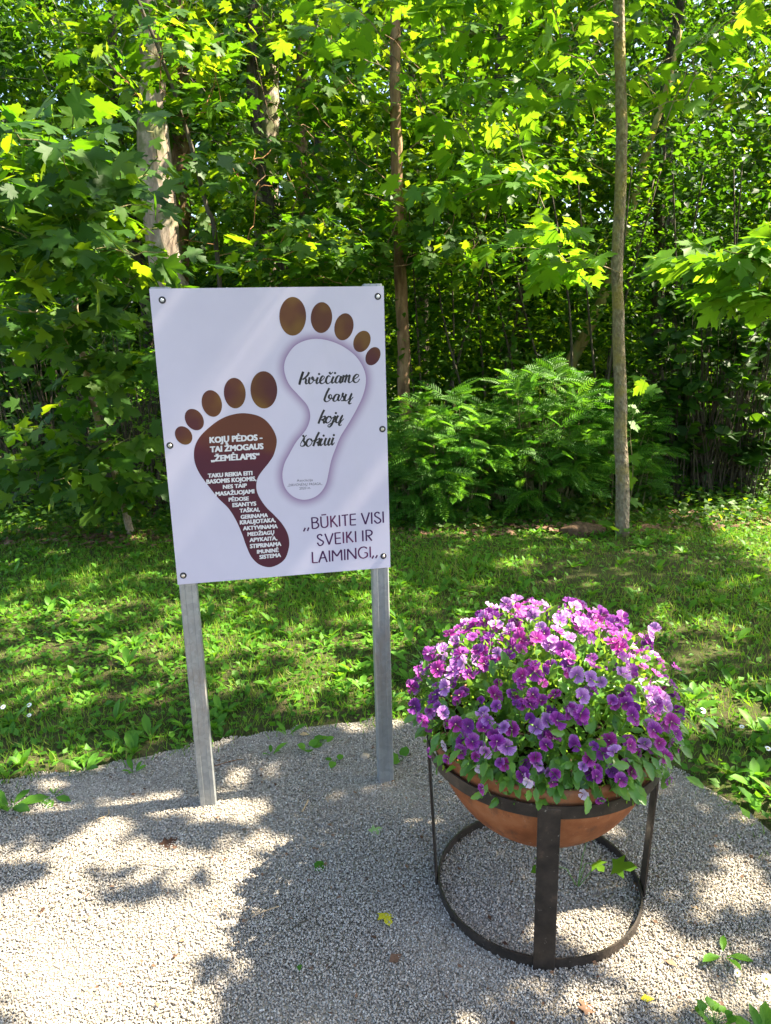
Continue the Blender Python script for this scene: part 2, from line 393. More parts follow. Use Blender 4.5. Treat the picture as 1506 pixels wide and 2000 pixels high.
CLEAR = [(262, 215, 345, 300, 8.2, .35), (268, 300, 352, 520, 8.2, .62), (338, 250, 378, 300, 9, .8), (338, 380, 374, 470, 9, .9), (497, 120, 548, 260, 9.6, .9), (500, 290, 545, 400, 9.6, .7), (590, 250, 612, 420, 9.3, .7), (758, 40, 795, 345, 7.2, .8), (770, 480, 802, 690, 7.2, .9),
         (1186, -50, 1240, 1045, 5.7, .98), (1095, 640, 1155, 750, 7.8, .95), (1160, 500, 1195, 600, 7.8, .7), (1240, 290, 1280, 350, 7.8, .8), (365, 430, 440, 540, 6.2, .6)]
def clear(P):
    x, y, d = proj(P); keep = np.ones(len(P), bool)
    for x0_, y0_, x1_, y1_, Y_, pr in CLEAR: keep &= ~((x > x0_ - 12) & (x < x1_ + 12) & (y > y0_) & (y < y1_) & (P[:, 1] < Y_) & (rs.rand(len(P)) < pr))
    return keep & sungap(P)
SUNG = [(300, 200, 8.4, .2), (305, 270, 8.4, .2), (310, 350, 8.4, .2), (320, 430, 8.4, .2), (335, 500, 8.4, .2), (290, 60, 8.4, .15), (358, 300, 9.1, .15), (355, 410, 9.1, .15), (525, 150, 9.8, .2), (525, 220, 9.8, .2), (525, 330, 9.8, .15), (520, 400, 9.8, .15),
        (1060, 470, 5.2, .38), (1130, 510, 5.2, .3), (1400, 480, 3.3, .30), (1480, 500, 3.3, .25), (960, 335, 5.5, .3), (975, 700, 6.2, .12), (1262, 790, 5.85, .2), (900, 800, 6.2, .3), (1060, 760, 6.2, .35), (900, 590, 7.3, .4), (1080, 640, 7.4, .3), (250, 720, 6.6, .3), (60, 620, 7, .3), (700, 420, 7, .3), (850, 150, 6.5, .4), (200, 860, 5.4, .16), (170, 990, 5.6, .14), (20, 560, 7, .25)]
def sungap(P):
    keep = np.ones(len(P), bool)
    for x, y, Y, r in SUNG:
        v = P - at(x, y, Y); al = v @ sund; pd = np.linalg.norm(v - al[:, None] * sund, axis=1); keep &= ~((al > r + .1) & (pd < r) & (rs.rand(len(P)) < .93))
    return keep
def tree(name, label, cat, trunk, radii, blobs, leaf, size, mat, barkm, nind=0, tm=(MAPLE, MAPLE_M), group=None, per=14, cr=.30, flat_=.22, up=1.0, twig=None, extra=None, limb=.10, toward=0., sides=10):
    """trunk: list of 3-D points from the ground up; blobs: (centre, radii, n_clusters)"""
    T = catmull(trunk, 5); rr = np.interp(np.linspace(0, 1, len(T)), np.linspace(0, 1, len(radii)), radii)
    T = T + rs.randn(*T.shape) * (rr * .07)[:, None] * np.array([1, 1, 0])
    o = np.array(trunk[0], float); root = thing(name, label, cat, o, group)
    MB().tube(T - o, rr, sides, jit=.12).build('trunk', barkm, root, smooth=True)
    C = []
    for c, r, n in blobs:
        u = rand_unit(n) * (rs.rand(n, 1) ** .45); C.append(np.array(c) + u * np.array(r))
    C = np.concatenate(C); C = C[C[:, 2] > .25]
    b = MB()
    CB = C if extra is None else np.concatenate([C, extra[0][rs.choice(len(extra[0]), 45, replace=False)]])
    j0 = max(1, int(len(T) * .18)); nodes = [T[j] for j in range(j0, len(T))]; par = [-1] * len(nodes); seg = []
    dist = np.array([np.min(np.linalg.norm(T[j0:] - c, axis=1)) for c in CB])
    for c in CB[np.argsort(dist)]:
        NA = np.array(nodes); L = np.linalg.norm(NA - c, axis=1); dz = NA[:, 2] - c[2]
        j = int(np.argmin(L + 1.2 * np.maximum(dz + .25 * np.linalg.norm(NA[:, :2] - c[:2], axis=1), 0))); s = NA[j]; L = L[j]
        m1 = s + (c - s) * .35 + np.array([0, 0, .06 * L]) + rs.randn(3) * .05 * L; m2 = s + (c - s) * .7 + np.array([0, 0, .06 * L]) + rs.randn(3) * .04 * L
        n0 = len(nodes); nodes += [m1, m2, c]; par += [j, n0, n0 + 1]; seg.append((j, n0, n0 + 1, n0 + 2))
    cnt = np.ones(len(nodes))
    for i_ in range(len(nodes) - 1, -1, -1):
        if par[i_] >= 0: cnt[par[i_]] += cnt[i_] / 3 + (0 if par[i_] < len(T) - j0 else 0)
    for sg in seg:
        r_ = [min(.03, .0026 * math.sqrt(cnt[q_])) for q_ in sg]; r_[0] = r_[1] * 1.15
        b.tube([nodes[q_] for q_ in sg], r_, 5, cap=False)
    b.v = [tuple(np.array(v) - o) for v in b.v]
    b.build('branches', twig or barkm, root, kind='stuff')
    P = []; D = []
    for c in C:
        k = max(3, int(per * (.6 + .8 * rs.rand())))
        u = rs.randn(k, 3) * np.array([cr, cr, cr * flat_]) * .6
        P.append(c + u); dd = u * np.array([1, 1, .3]) + rs.randn(k, 3) * .06; D.append(dd + np.array([0, 0, -.12 * cr / .3]))
    P = np.concatenate(P); D = np.concatenate(D); kp = clear(P); P, D = P[kp], D[kp]
    if extra is not None: P = np.concatenate([P, extra[0]]); D = np.concatenate([D, extra[1]])
    k = len(P)
    N = np.array([0, 0, up]) + rs.randn(k, 3) * .30
    if toward: N += unit(EYE - P) * toward
    sc = size * (.65 + .6 * rs.rand(k))
    R = frames(D, N, sc)
    leaves_into(root, o, tm[0], tm[1], P, R, mat, nind)
    return root

# ================================================================== SETTING
# gravel bed outline on the ground
BED = np.array([(-6, 2.2), (-2.4, 2.30), (-1.55, 2.42), (-1.10, 2.54), (-.61, 2.71), (-.2, 2.80), (.25, 2.82), (.7, 2.68), (1.02, 2.44), (1.2, 2.16), (1.26, 1.85), (1.15, 1.5), (.95, 1.36), (.9, 1.1), (1.0, .5), (1.3, -1.2), (-6, -1.2)])
BEDS = np.concatenate([BED[:1], catmull(BED[1:15], 5), BED[15:]])
def inside(P, poly):
    x, y = P[:, 0], P[:, 1]; c = np.zeros(len(P), bool); n = len(poly)
    for i in range(n):
        x1, y1 = poly[i]; x2, y2 = poly[(i + 1) % n]
        if y1 == y2: continue
        c ^= ((y1 > y) != (y2 > y)) & (x < (x2 - x1) * (y - y1) / (y2 - y1) + x1)
    return c
def vnoise(P, s, seed=0):
    x = P[:, 0] * s + seed * 17.3; y = P[:, 1] * s + seed * 9.1
    return (np.sin(x * 1.3 + 1.7 * np.sin(y * .9)) + np.sin(y * 1.7 + 1.3 * np.sin(x * 1.1 + 2)) + np.sin((x + y) * 2.3 + seed)) / 3
def gh(P):   # gentle bumps of the lawn
    return .02 * vnoise(P, 1.7, 3) + .008 * vnoise(P, 6, 5)
# ground: one grid sheet, dense near the camera, reaching the horizon
xs = np.concatenate([[-300, -120, -50, -20, -10], np.linspace(-6, 6, 121), [10, 20, 50, 120, 300]])
ys = np.concatenate([[-300, -60, -10], np.linspace(-2, 9, 111), [12, 20, 50, 120, 300]])
gx, gy = np.meshgrid(xs, ys); GP = np.c_[gx.ravel(), gy.ravel()]
near = (np.abs(GP[:, 0]) < 6) & (GP[:, 1] > -2) & (GP[:, 1] < 9)
ins = inside(GP, BEDS)
gz = np.where(near & ~ins, gh(GP) * .6 + .004, -.03 if False else 0.0); gz = np.where(ins, -.012, gz)
nx = len(xs); q = (np.arange(len(ys) - 1)[:, None] * nx + np.arange(nx - 1)[None]).ravel()
g = bulk('ground', np.c_[GP, gz], np.c_[q, q + 1, q + nx + 1, q + nx], MAT['soil'], smooth=True, kind='structure')
# gravel bed sheet
tri = tessellate_polygon([[Vector((a, b, 0)) for a, b in BEDS]])
bulk('gravel_bed', np.c_[BEDS, np.full(len(BEDS), .004)], np.array(tri), MAT['gravel_base'], kind='structure')

# gravel stones: points carry an ico-sphere each through geometry nodes
N_ = 270000
P = np.c_[rs.uniform(-2.3, 1.45, N_), rs.uniform(.95, 2.95, N_)]
Q = P + np.c_[vnoise(P, 14, 1), vnoise(P, 15, 2)] * .03
P = P[inside(Q, BEDS)]
gp = np.c_[P, .006 + .004 * rs.rand(len(P)) + .004 * vnoise(P, 5, 8)]
gm = bpy.data.meshes.new('gravel'); gm.vertices.add(len(gp)); gm.vertices.foreach_set('co', gp.astype(np.float32).ravel())
go = bpy.data.objects.new('gravel', gm); COL.objects.link(go); go['kind'] = 'stuff'; gm.materials.append(MAT['pebble'])
ng = bpy.data.node_groups.new('gravel_nodes', 'GeometryNodeTree')
ng.interface.new_socket('Geometry', in_out='INPUT', socket_type='NodeSocketGeometry'); ng.interface.new_socket('Geometry', in_out='OUTPUT', socket_type='NodeSocketGeometry')
gi = ng.nodes.new('NodeGroupInput'); gout = ng.nodes.new('NodeGroupOutput'); iop = ng.nodes.new('GeometryNodeInstanceOnPoints')
ico = ng.nodes.new('GeometryNodeMeshIcoSphere'); ico.inputs['Radius'].default_value = 1; ico.inputs['Subdivisions'].default_value = 1
sm = ng.nodes.new('GeometryNodeSetMaterial'); sm.inputs['Material'].default_value = MAT['pebble']
rv = ng.nodes.new('FunctionNodeRandomValue'); rv.data_type = 'FLOAT_VECTOR'; rv.inputs[0].default_value = (0, 0, 0); rv.inputs[1].default_value = (6.28, 6.28, 6.28)
r2 = ng.nodes.new('FunctionNodeRandomValue'); r2.data_type = 'FLOAT_VECTOR'; r2.inputs[0].default_value = (.0016, .0016, .0012); r2.inputs[1].default_value = (.0044, .0040, .0030); r2.inputs['Seed'].default_value = 5
L_ = ng.links.new
L_(gi.outputs[0], iop.inputs['Points']); L_(ico.outputs['Mesh'], sm.inputs['Geometry']); L_(sm.outputs[0], iop.inputs['Instance'])
L_(rv.outputs[0], iop.inputs['Rotation']); L_(r2.outputs[0], iop.inputs['Scale']); L_(iop.outputs[0], gout.inputs[0])
md = go.modifiers.new('stones', 'NODES'); md.node_group = ng

# ------------------------------------------------------------------ lawn
def lawn_points(n, x0=-4.2, x1=4.6, y0=1.1, y1=7.4, edge=.03):
    P = np.c_[rs.uniform(x0, x1, n), rs.uniform(y0, y1, n)]
    w_ = np.abs(P[:, 0]) < .62 * P[:, 1] + .35
    P = P[w_]
    Q = P + np.c_[vnoise(P, 11, 1), vnoise(P, 12, 2)] * .06 + rs.randn(len(P), 2) * edge
    return P[~inside(Q, BEDS)]
def bare(P):   # thin, earthy lawn on the right and in a few spots
    b = np.zeros(len(P))
    for (x, y), r, s in ((gnd(1200, 1125)[:2], .55, .9), (gnd(1380, 1270)[:2], .30, .75), (gnd(1290, 1100)[:2], .45, .7), (gnd(95, 1485)[:2], .06, .8), (gnd(560, 1270)[:2], .25, .5), (gnd(1490, 1400)[:2], .25, .6)):
        b = np.maximum(b, s * np.exp(-(((P[:, 0] - x) / (r * 1.3)) ** 2 + ((P[:, 1] - y) / r) ** 2)))
    return b + .15 * (vnoise(P, 4, 9) > .35)
P = lawn_points(175000, edge=.055); P = P[rs.rand(len(P)) > bare(P) * .85]; k = len(P)
D = np.c_[rs.randn(k, 2) * .45, np.ones(k)]; Nn = np.c_[rs.randn(k, 2), np.full(k, .2)]
scatter('grass', BLADE, np.c_[P, gh(P) * .6], frames(D, Nn, (.035 + .05 * rs.rand(k)) * (.75 + .35 * vnoise(P, 2, 4))), MAT['grass'])
# low small-leaved weeds
P = lawn_points(60000, edge=.02); P = P[rs.rand(len(P)) > bare(P)]; k = len(P)
D = np.c_[rs.randn(k, 2), rs.rand(k) * .9]; Nn = np.c_[rs.randn(k, 2) * .4, np.ones(k)]
scatter('ground_cover', OVATE, np.c_[P, gh(P) * .6 + .006 + .02 * rs.rand(k)], frames(D, Nn, .020 + .03 * rs.rand(k)), MAT['weed'])
# plantain and dandelion rosettes
P = lawn_points(2200, edge=.0); P = P[rs.rand(len(P)) > bare(P) * .9]
P = P[rs.rand(len(P)) < .35 + .65 * (vnoise(P, 1.4, 6) > -.1)]
RP = []; RD = []
for p in P:
    n = rs.randint(4, 9); a0 = rs.rand() * 6.28; el = .35 + .75 * rs.rand()
    for i in range(n):
        a = a0 + i * 2.4; RP.append([p[0], p[1], 0]); RD.append([math.cos(a), math.sin(a), el * (1.7 + .7 * rs.randn())])
RP = np.array(RP); RD = np.array(RD); RP[:, 2] = gh(RP) * .6; k = len(RP)
sc = (.04 + .07 * rs.rand(k) ** 1.3)
TMR = tmpl([(0, 0), (.05, .2), (.17, .5), (.16, .78), (0, 1.0)], (0, .6), lambda x, y: .3 * abs(x) - .35 * y * y)
scatter('broadleaf_weeds', TMR, RP, frames(RD, np.c_[rs.randn(k, 2) * .2 - RD[:, :2] * .3, np.ones(k)], sc), MAT['weed'])
# taller undergrowth in front of and below the shrubs
n = 42000; P = np.c_[rs.uniform(-6.5, 7, n), rs.uniform(5.7, 9.5, n)]
e = 5.95 + .22 * vnoise(P, 1.3, 2); P = P[(P[:, 1] > e) & (np.abs(P[:, 0]) < .62 * P[:, 1] + .5)]; k = len(P)
hz = np.clip((P[:, 1] - 5.75) * .30, .03, .34) * rs.rand(k) * (1 + .5 * vnoise(P, 2.2, 7))
D = np.c_[rs.randn(k, 2), rs.randn(k) * .25 - .1]; Nn = np.c_[rs.randn(k, 2) * .4 - np.array([0, .45]), np.ones(k)]
scatter('undergrowth', OVATE, np.c_[P, hz + .02], frames(D, Nn, .04 + .045 * rs.rand(k)), MAT['maple'])
# leaf litter under the trees
n = 5000; P = np.c_[rs.uniform(-4.5, 5, n), rs.uniform(5.6, 6.6, n)]; P = P[rs.rand(len(P)) < np.exp(-((P[:, 1] - 6.05) / .3) ** 2)]; k = len(P)
scatter('leaf_litter', MAPLE_M, np.c_[P, .02 + .02 * rs.rand(k)], frames(np.c_[rs.randn(k, 2), rs.randn(k) * .2], np.c_[rs.randn(k, 2) * .3, np.ones(k)], .04 + .03 * rs.rand(k)), MAT['brown_leaf'])

# ================================================================== SIGN
LP = gnd(382, 1583); _R2 = gnd(770, 1530); BD = (_R2 - LP) / np.linalg.norm(_R2 - LP)       # board direction along the ground
BN = np.cross(BD, [0, 0, 1.0])                                                       # towards the camera
if BN[1] > 0: BN = -BN
SO = np.array([LP[0], LP[1], 0.0])
def onb(x, y, off=0.0):
    r = ray(x, y); p = EYE + r * (((SO - EYE) @ BN) / (r @ BN)); return p + BN * off - SO
UP = np.array([0, 0, 1.0])
sign = thing('information_sign', 'white printed information sign with two footprints on two galvanised posts', 'sign', SO)
RB = np.array([BD, -BN, UP]).T
u0, u1, z0, z1 = .0135, .7245, .842, 1.771
b = MB().box(BD * (u0 + u1) / 2 + UP * (z0 + z1) / 2 - BN * .002, (u1 - u0, .004, z1 - z0), RB)
panel = b.build('panel', MAT['panel'], sign)
# posts: folded steel channel
def post(u, zt):
    w_, d_, t = .057, .042, .0025
    prof = [(-w_ / 2, .004), (-w_ / 2 + .004, 0), (-.012, 0), (-.010, .0025), (.010, .0025), (.012, 0), (w_ / 2 - .004, 0), (w_ / 2, .004), (w_ / 2, d_), (w_ / 2 - .014, d_), (w_ / 2 - .014, d_ - t), (w_ / 2 - t, d_ - t), (w_ / 2 - t, .005), (-w_ / 2 + t, .005), (-w_ / 2 + t, d_ - t), (-w_ / 2 + .014, d_ - t), (-w_ / 2 + .014, d_), (-w_ / 2, d_)]
    n = len(prof); V = []
    for z in (-.06, zt):
        for a, c in prof: V.append(BD * (u + a) - BN * (.0065 + c) + UP * z)
    Fs = [(i, (i + 1) % n, n + (i + 1) % n, n + i) for i in range(n)]
    mb = MB().add(V, Fs)
    tri = tessellate_polygon([[Vector((a, c, 0)) for a, c in prof]])
    mb.add([V[n + i] for i in range(n)], [tuple(t_) for t_ in tri])
    return mb.build('post', MAT['galv'], sign)
post(.0135 + .031, 1.776); post(.7245 - .033, 1.779)
for (x, y) in ((317, 586), (738, 579), (332, 870), (747, 838), (358, 1124), (749, 1086)):
    p = onb(x, y)
    bo = thing('bolt', '', ''); del bo['label']; del bo['category']; bo.parent = sign; bo.location = p
    def disc(r0, r1, a, c, n=20):
        V = [BD * r0 * math.cos(2 * math.pi * i / n) + UP * r0 * math.sin(2 * math.pi * i / n) + BN * a for i in range(n)] + [BD * r1 * math.cos(2 * math.pi * i / n) + UP * r1 * math.sin(2 * math.pi * i / n) + BN * c for i in range(n)]
        return V, [(i, (i + 1) % n, n + (i + 1) % n, n + i) for i in range(n)] + [tuple(range(n, 2 * n))]
    m1 = MB(); m1.add(*disc(.0108, .0100, .0002, .0018)); m1.build('washer', MAT['rubber'], bo)
    m2 = MB(); m2.add(*disc(.0058, .0054, .0018, .0036)); m2.add(*disc(.0046, .0030, .0036, .0052)); m2.add(*disc(.0013, .0013, .0052, .0053)); m2.build('screw_head', MAT['screw'], bo)

def poly_obj(name, pts, mat, off):
    V = np.array([onb(x, y, off) for x, y in pts]); V2 = [Vector((float(v @ BD), float(v[2]), 0)) for v in V]
    T = tessellate_polygon([V2]); mb = MB(); 
    Fs = []
    for t in T:
        a, b_, c = (V2[i] for i in t); Fs.append(tuple(t) if (b_ - a).cross(c - a).z > 0 else tuple(t)[::-1])
    mb.add(V, Fs); return mb.build(name, mat, panel)
BROWN = [(479, 807), (509, 814), (529, 832), (540.6, 858), (535.6, 886), (525.7, 903), (512.4, 919.6), (503.1, 934.5), (500.8, 952.8), (505.8, 969.4), (519, 989.3), (535.6, 1005.9), (550.6, 1022.5), (560.5, 1039), (564.9, 1055.7), (563.9, 1072), (557.2, 1090.6), (544, 1102.2), (525.7, 1107.9), (505.8, 1102.2), (490.8, 1087.3), (480.9, 1065.7), (472.6, 1042.4), (460.9, 1015.9), (446, 992.6), (426, 972.7), (406.2, 947.8), (389.6, 924.6), (380.5, 903), (378.9, 883), (382.9, 866), (392.9, 850), (409.5, 834), (429.4, 819.5), (452.6, 810)]
WHITE = [(618.6, 661.8), (645.2, 666.2), (671.8, 677.8), (695, 696), (709.9, 719.3), (714.9, 742.5), (709.9, 769.1), (698.3, 795.7), (681.7, 825.5), (665.1, 852.4), (655.2, 876.4), (646.9, 899.7), (641.9, 922.9), (636.9, 944.5), (626.9, 961.1), (612, 972), (592.1, 976), (572.2, 969.4), (557.2, 952.8), (551.6, 929.6), (555.6, 906.3), (565.5, 886.4), (578.8, 863.2), (592, 847), (601.4, 832.2), (606, 812.2), (600.4, 792), (582.1, 770.7), (567.2, 754.1), (558.2, 735.9), (554.9, 716), (560.5, 696), (575.5, 676.1), (595.4, 665.5)]
wo_ = catmull(WHITE, 5, True); nw = len(wo_)
tg = np.roll(wo_, -1, 0) - np.roll(wo_, 1, 0); nrm = unit(np.c_[tg[:, 1], -tg[:, 0]])
hv = []; ha = []; steps = 7
for s in range(steps + 1):
    for q_, nn in zip(wo_, nrm): hv.append(onb(*(q_ + nn * (-1 + 22 * s / steps)), .00005)); ha.append(1 - s / steps)
hf = [(s * nw + i, s * nw + (i + 1) % nw, (s + 1) * nw + (i + 1) % nw, (s + 1) * nw + i) for s in range(steps) for i in range(nw)]
bulk('purple_halo', hv, np.array(hf), MAT['panel'], panel, np.array(ha), attr='halo', smooth=True)
poly_obj('white_sole', wo_, MAT['panel'], .00015)
poly_obj('brown_sole', catmull(BROWN, 5, True), MAT['print_maroon'], .0001)
def ell(cx, cy, rx, ry, rot):
    t = np.linspace(0, 2 * math.pi, 36, endpoint=False); a = math.radians(rot); x = rx * np.cos(t); y = ry * np.sin(t)
    return np.c_[cx + x * math.cos(a) - y * math.sin(a), cy + x * math.sin(a) + y * math.cos(a)]
for e in ((571.8, 617.7, 26.2, 37.9, 0), (627.9, 620.3, 21, 30.3, 3), (671.8, 638.3, 18.5, 26.8, 12), (707, 666.8, 16, 21.8, 24), (728.5, 695.7, 13.5, 19, 28),
          (515.4, 761.4, 26.2, 36.5, -2), (458.6, 767.8, 21.3, 30, -5), (413.8, 788, 19.5, 26.5, -15), (379.6, 819.5, 17, 22.5, -33), (358.7, 850.5, 15.5, 19.5, -38)):
    poly_obj('toe', ell(*e), MAT['print_toe'], .0001)

# white lettering with the built-in font, each line one part
def font_mesh(body, bold=.02):
    cu = bpy.data.curves.new('lettering', 'FONT'); cu.body = body; cu.size = 1; cu.offset = bold; cu.resolution_u = 3
    o = bpy.data.objects.new('lettering', cu); COL.objects.link(o)
    dg = bpy.context.evaluated_depsgraph_get(); me = bpy.data.meshes.new_from_object(o.evaluated_get(dg))
    bpy.data.objects.remove(o)
    return me
_h = font_mesh('H'); CAP = max(v.co.y for v in _h.vertices)
def text_line(body, a, b, cap, zoom, origin, mat, bold=.022, off=.0002):
    me = font_mesh(body, 0); xs_ = [v.co.x for v in me.vertices]; x0_, x1_ = min(xs_), max(xs_)
    a = np.array(a) / zoom + origin; b = np.array(b) / zoom + origin; cap /= zoom
    for v in me.vertices:
        t = (v.co.x - x0_) / (x1_ - x0_); p = a + (b - a) * t; s = v.co.y / CAP * cap
        q_ = onb(p[0] - .03 * s, p[1] - s, off); v.co = Vector(q_.tolist())
    if bold:      # a bolder cut: the same glyphs laid again a hair to each side
        base = np.array([v.co[:] for v in me.vertices]); Fs = [list(p.vertices) for p in me.polygons]; e = cap * bold / (1506 / 1506) * .00145; mb = MB()
        for i, (dx, dy) in enumerate(((-1, -.6), (1, -.6), (-1, .6), (1, .6), (0, 0))): mb.add(base + BD * dx * e + UP * dy * e + BN * i * .00001, Fs)
        return mb.build('lettering', mat, panel)
    me.materials.clear(); me.materials.append(mat)
    o = bpy.data.objects.new('lettering', me); COL.objects.link(o); o.parent = panel; return o
Z4, O4 = 7.145, np.array([380.0, 830.0])
for body, a, b, cap in (("KOJŲ PĖDOS -", (215, 250), (943, 210), 80), ("TAI ŽMOGAUS", (222, 380), (958, 333), 78), ("„ŽEMĖLAPIS“", (235, 509), (903, 470), 80),
    ("TAKU REIKIA EITI", (190, 735), (805, 697), 55), ("BASOMIS KOJOMIS,", (170, 820), (860, 775), 57), ("NES TAIP", (400, 890), (728, 868), 52), ("MASAŽUOJAMI", (297, 990), (832, 952), 55),
    ("PĖDOSE", (480, 1067), (755, 1050), 51), ("ESANTYS", (533, 1145), (858, 1122), 54), ("TAŠKAI,", (632, 1222), (908, 1205), 52), ("GERINAMA", (648, 1310), (1022, 1284), 53), ("KRAUJOTAKA,", (637, 1388), (1130, 1352), 56),
    ("AKTYVINAMA", (680, 1470), (1158, 1438), 54), ("MEDŽIAGŲ", (743, 1550), (1110, 1525), 52), ("APYKAITA,", (772, 1632), (1152, 1605), 53), ("STIPRINAMA", (778, 1720), (1208, 1685), 56), ("IMUNINĖ", (875, 1795), (1170, 1770), 51), ("SISTEMA", (910, 1870), (1205, 1840), 53)):
    text_line(body, a, b, cap, Z4, O4, MAT['print_white'], .085)
for body, a, b, cap in (("Asociacija", (903, 364), (997, 360), 15), ("„DIRVONĖNŲ PASAGA„", (848, 392), (1053, 382), 15), ("2020 m.", (918, 411), (985, 406), 15)):
    text_line(body, a, b, cap, 3.012, np.array([280.0, 820.0]), MAT['print_ink'], .0)

# brush lettering and thin capitals drawn as strokes
def strokes(lines, zoom, origin, mat, wfun, off=.0002, smooth=True):
    mb = MB()
    for ln in lines:
        if len(ln) == 1:
            c = np.array(ln[0][:2], float); r = ln[0][2]; n = 14
            pts = [c + r * np.array([math.cos(2 * math.pi * i / n), -math.sin(2 * math.pi * i / n)]) for i in range(n)]
            mb.add([onb(*(p / zoom + origin), off) for p in pts], [tuple(range(n))]); continue
        P_ = catmull(ln, 6) if (smooth and len(ln) > 2) else np.array(ln, float)
        T_ = unit(np.gradient(P_, axis=0)); W = np.array([wfun(t) for t in T_])
        if len(W) > 4: W = np.convolve(np.r_[W[0], W[0], W, W[-1], W[-1]], np.ones(5) / 5, 'valid')
        Nn_ = np.c_[-T_[:, 1], T_[:, 0]]
        L = P_ + Nn_ * W[:, None] / 2; R_ = P_ - Nn_ * W[:, None] / 2
        V = [onb(*(p / zoom + origin), off) for p in np.concatenate([L, R_])]; n = len(P_)
        mb.add(V, [(i, i + 1, n + i + 1, n + i) for i in range(n - 1)])
    return mb.build('lettering', mat, panel)
def brush(t): return 17 + 25 * max(0, t[1]) if t[1] > 0 else 17
ZS, OS = 9.4125, np.array([570.0, 700.0])
def D_(x, y, r=22): return [(x, y, r)]
SCRIPT = [
 [[(212, 243), (190, 310), (165, 390), (138, 485)], [(208, 243), (180, 320), (150, 420), (140, 480)], [(318, 252), (290, 310), (245, 355), (195, 392)], [(240, 362), (262, 390), (255, 440), (270, 468), (318, 440)],
  [(320, 345), (325, 375), (312, 420), (332, 466), (378, 440), (408, 385), (388, 340), (372, 370), (415, 405), (460, 380)], [(480, 345), (455, 420), (464, 464), (512, 430)], D_(502, 287),
  [(515, 430), (575, 385), (598, 345), (568, 322), (533, 370), (520, 430), (548, 464), (595, 445), (638, 395)], [(708, 345), (682, 318), (647, 350), (627, 410), (652, 463), (705, 440), (745, 395)],
  [(690, 250), (715, 288), (757, 250)], [(770, 330), (737, 410), (748, 455), (800, 415)], D_(795, 270), [(895, 328), (852, 322), (815, 370), (803, 430), (837, 452), (877, 400), (908, 328), (885, 410), (897, 452), (938, 425)],
  [(955, 305), (925, 440)], [(930, 430), (962, 350), (1007, 302), (1002, 350), (972, 445)], [(977, 440), (1012, 350), (1062, 306), (1054, 360), (1044, 420), (1064, 445), (1118, 410)],
  [(1118, 400), (1200, 350), (1232, 312), (1192, 293), (1145, 340), (1130, 400), (1162, 442), (1212, 430), (1247, 375)]],
 [[(692, 545), (650, 620), (610, 720), (603, 770), (640, 797), (692, 770), (732, 710), (720, 668), (688, 682), (682, 722), (722, 742), (775, 715)], [(872, 665), (820, 663), (780, 710), (763, 770), (800, 787), (845, 740), (875, 668), (850, 745), (865, 777), (905, 745)],
  [(900, 745), (948, 632), (932, 680), (962, 730), (950, 772), (900, 780)], [(1003, 655), (975, 720), (975, 770), (1012, 775), (1062, 720), (1104, 643), (1072, 720), (1072, 767), (1130, 708)], [(1078, 770), (1048, 802), (1062, 837), (1097, 820)]],
 [[(597, 945), (550, 1040), (488, 1200)], [(500, 1155), (560, 1080), (612, 1063), (600, 1110), (550, 1130), (588, 1148), (590, 1190), (640, 1165)], [(692, 1062), (650, 1090), (625, 1150), (650, 1187), (700, 1160), (727, 1100), (700, 1062), (732, 1100), (775, 1075)],
  [(803, 1052), (770, 1130), (730, 1220), (688, 1262), (662, 1240), (700, 1205), (815, 1150)], D_(810, 1005), [(855, 1048), (815, 1120), (815, 1172), (850, 1177), (892, 1120), (934, 1045), (897, 1120), (897, 1167), (955, 1108)], [(900, 1172), (868, 1202), (880, 1232), (917, 1218)]],
 [[(160, 1570), (200, 1500), (228, 1462), (215, 1510), (243, 1560), (220, 1607), (168, 1612), (158, 1580)], [(200, 1410), (230, 1445), (272, 1410)], [(332, 1477), (290, 1500), (265, 1570), (297, 1617), (347, 1590), (372, 1530), (345, 1477), (380, 1520), (425, 1495)],
  [(503, 1355), (450, 1460), (393, 1615)], [(400, 1575), (460, 1500), (512, 1472), (500, 1530), (460, 1545), (487, 1560), (490, 1602), (532, 1585)], [(560, 1470), (525, 1550), (535, 1602), (578, 1565)], D_(585, 1420),
  [(635, 1462), (605, 1540), (612, 1597), (655, 1570), (705, 1460), (670, 1550), (682, 1597), (728, 1555)], [(768, 1455), (735, 1540), (745, 1592), (785, 1545)], D_(773, 1410)]]
for ln in SCRIPT: strokes(ln, ZS, OS, MAT['print_ink'], brush)
ZB, OB = 7.926, np.array([580.0, 980.0])
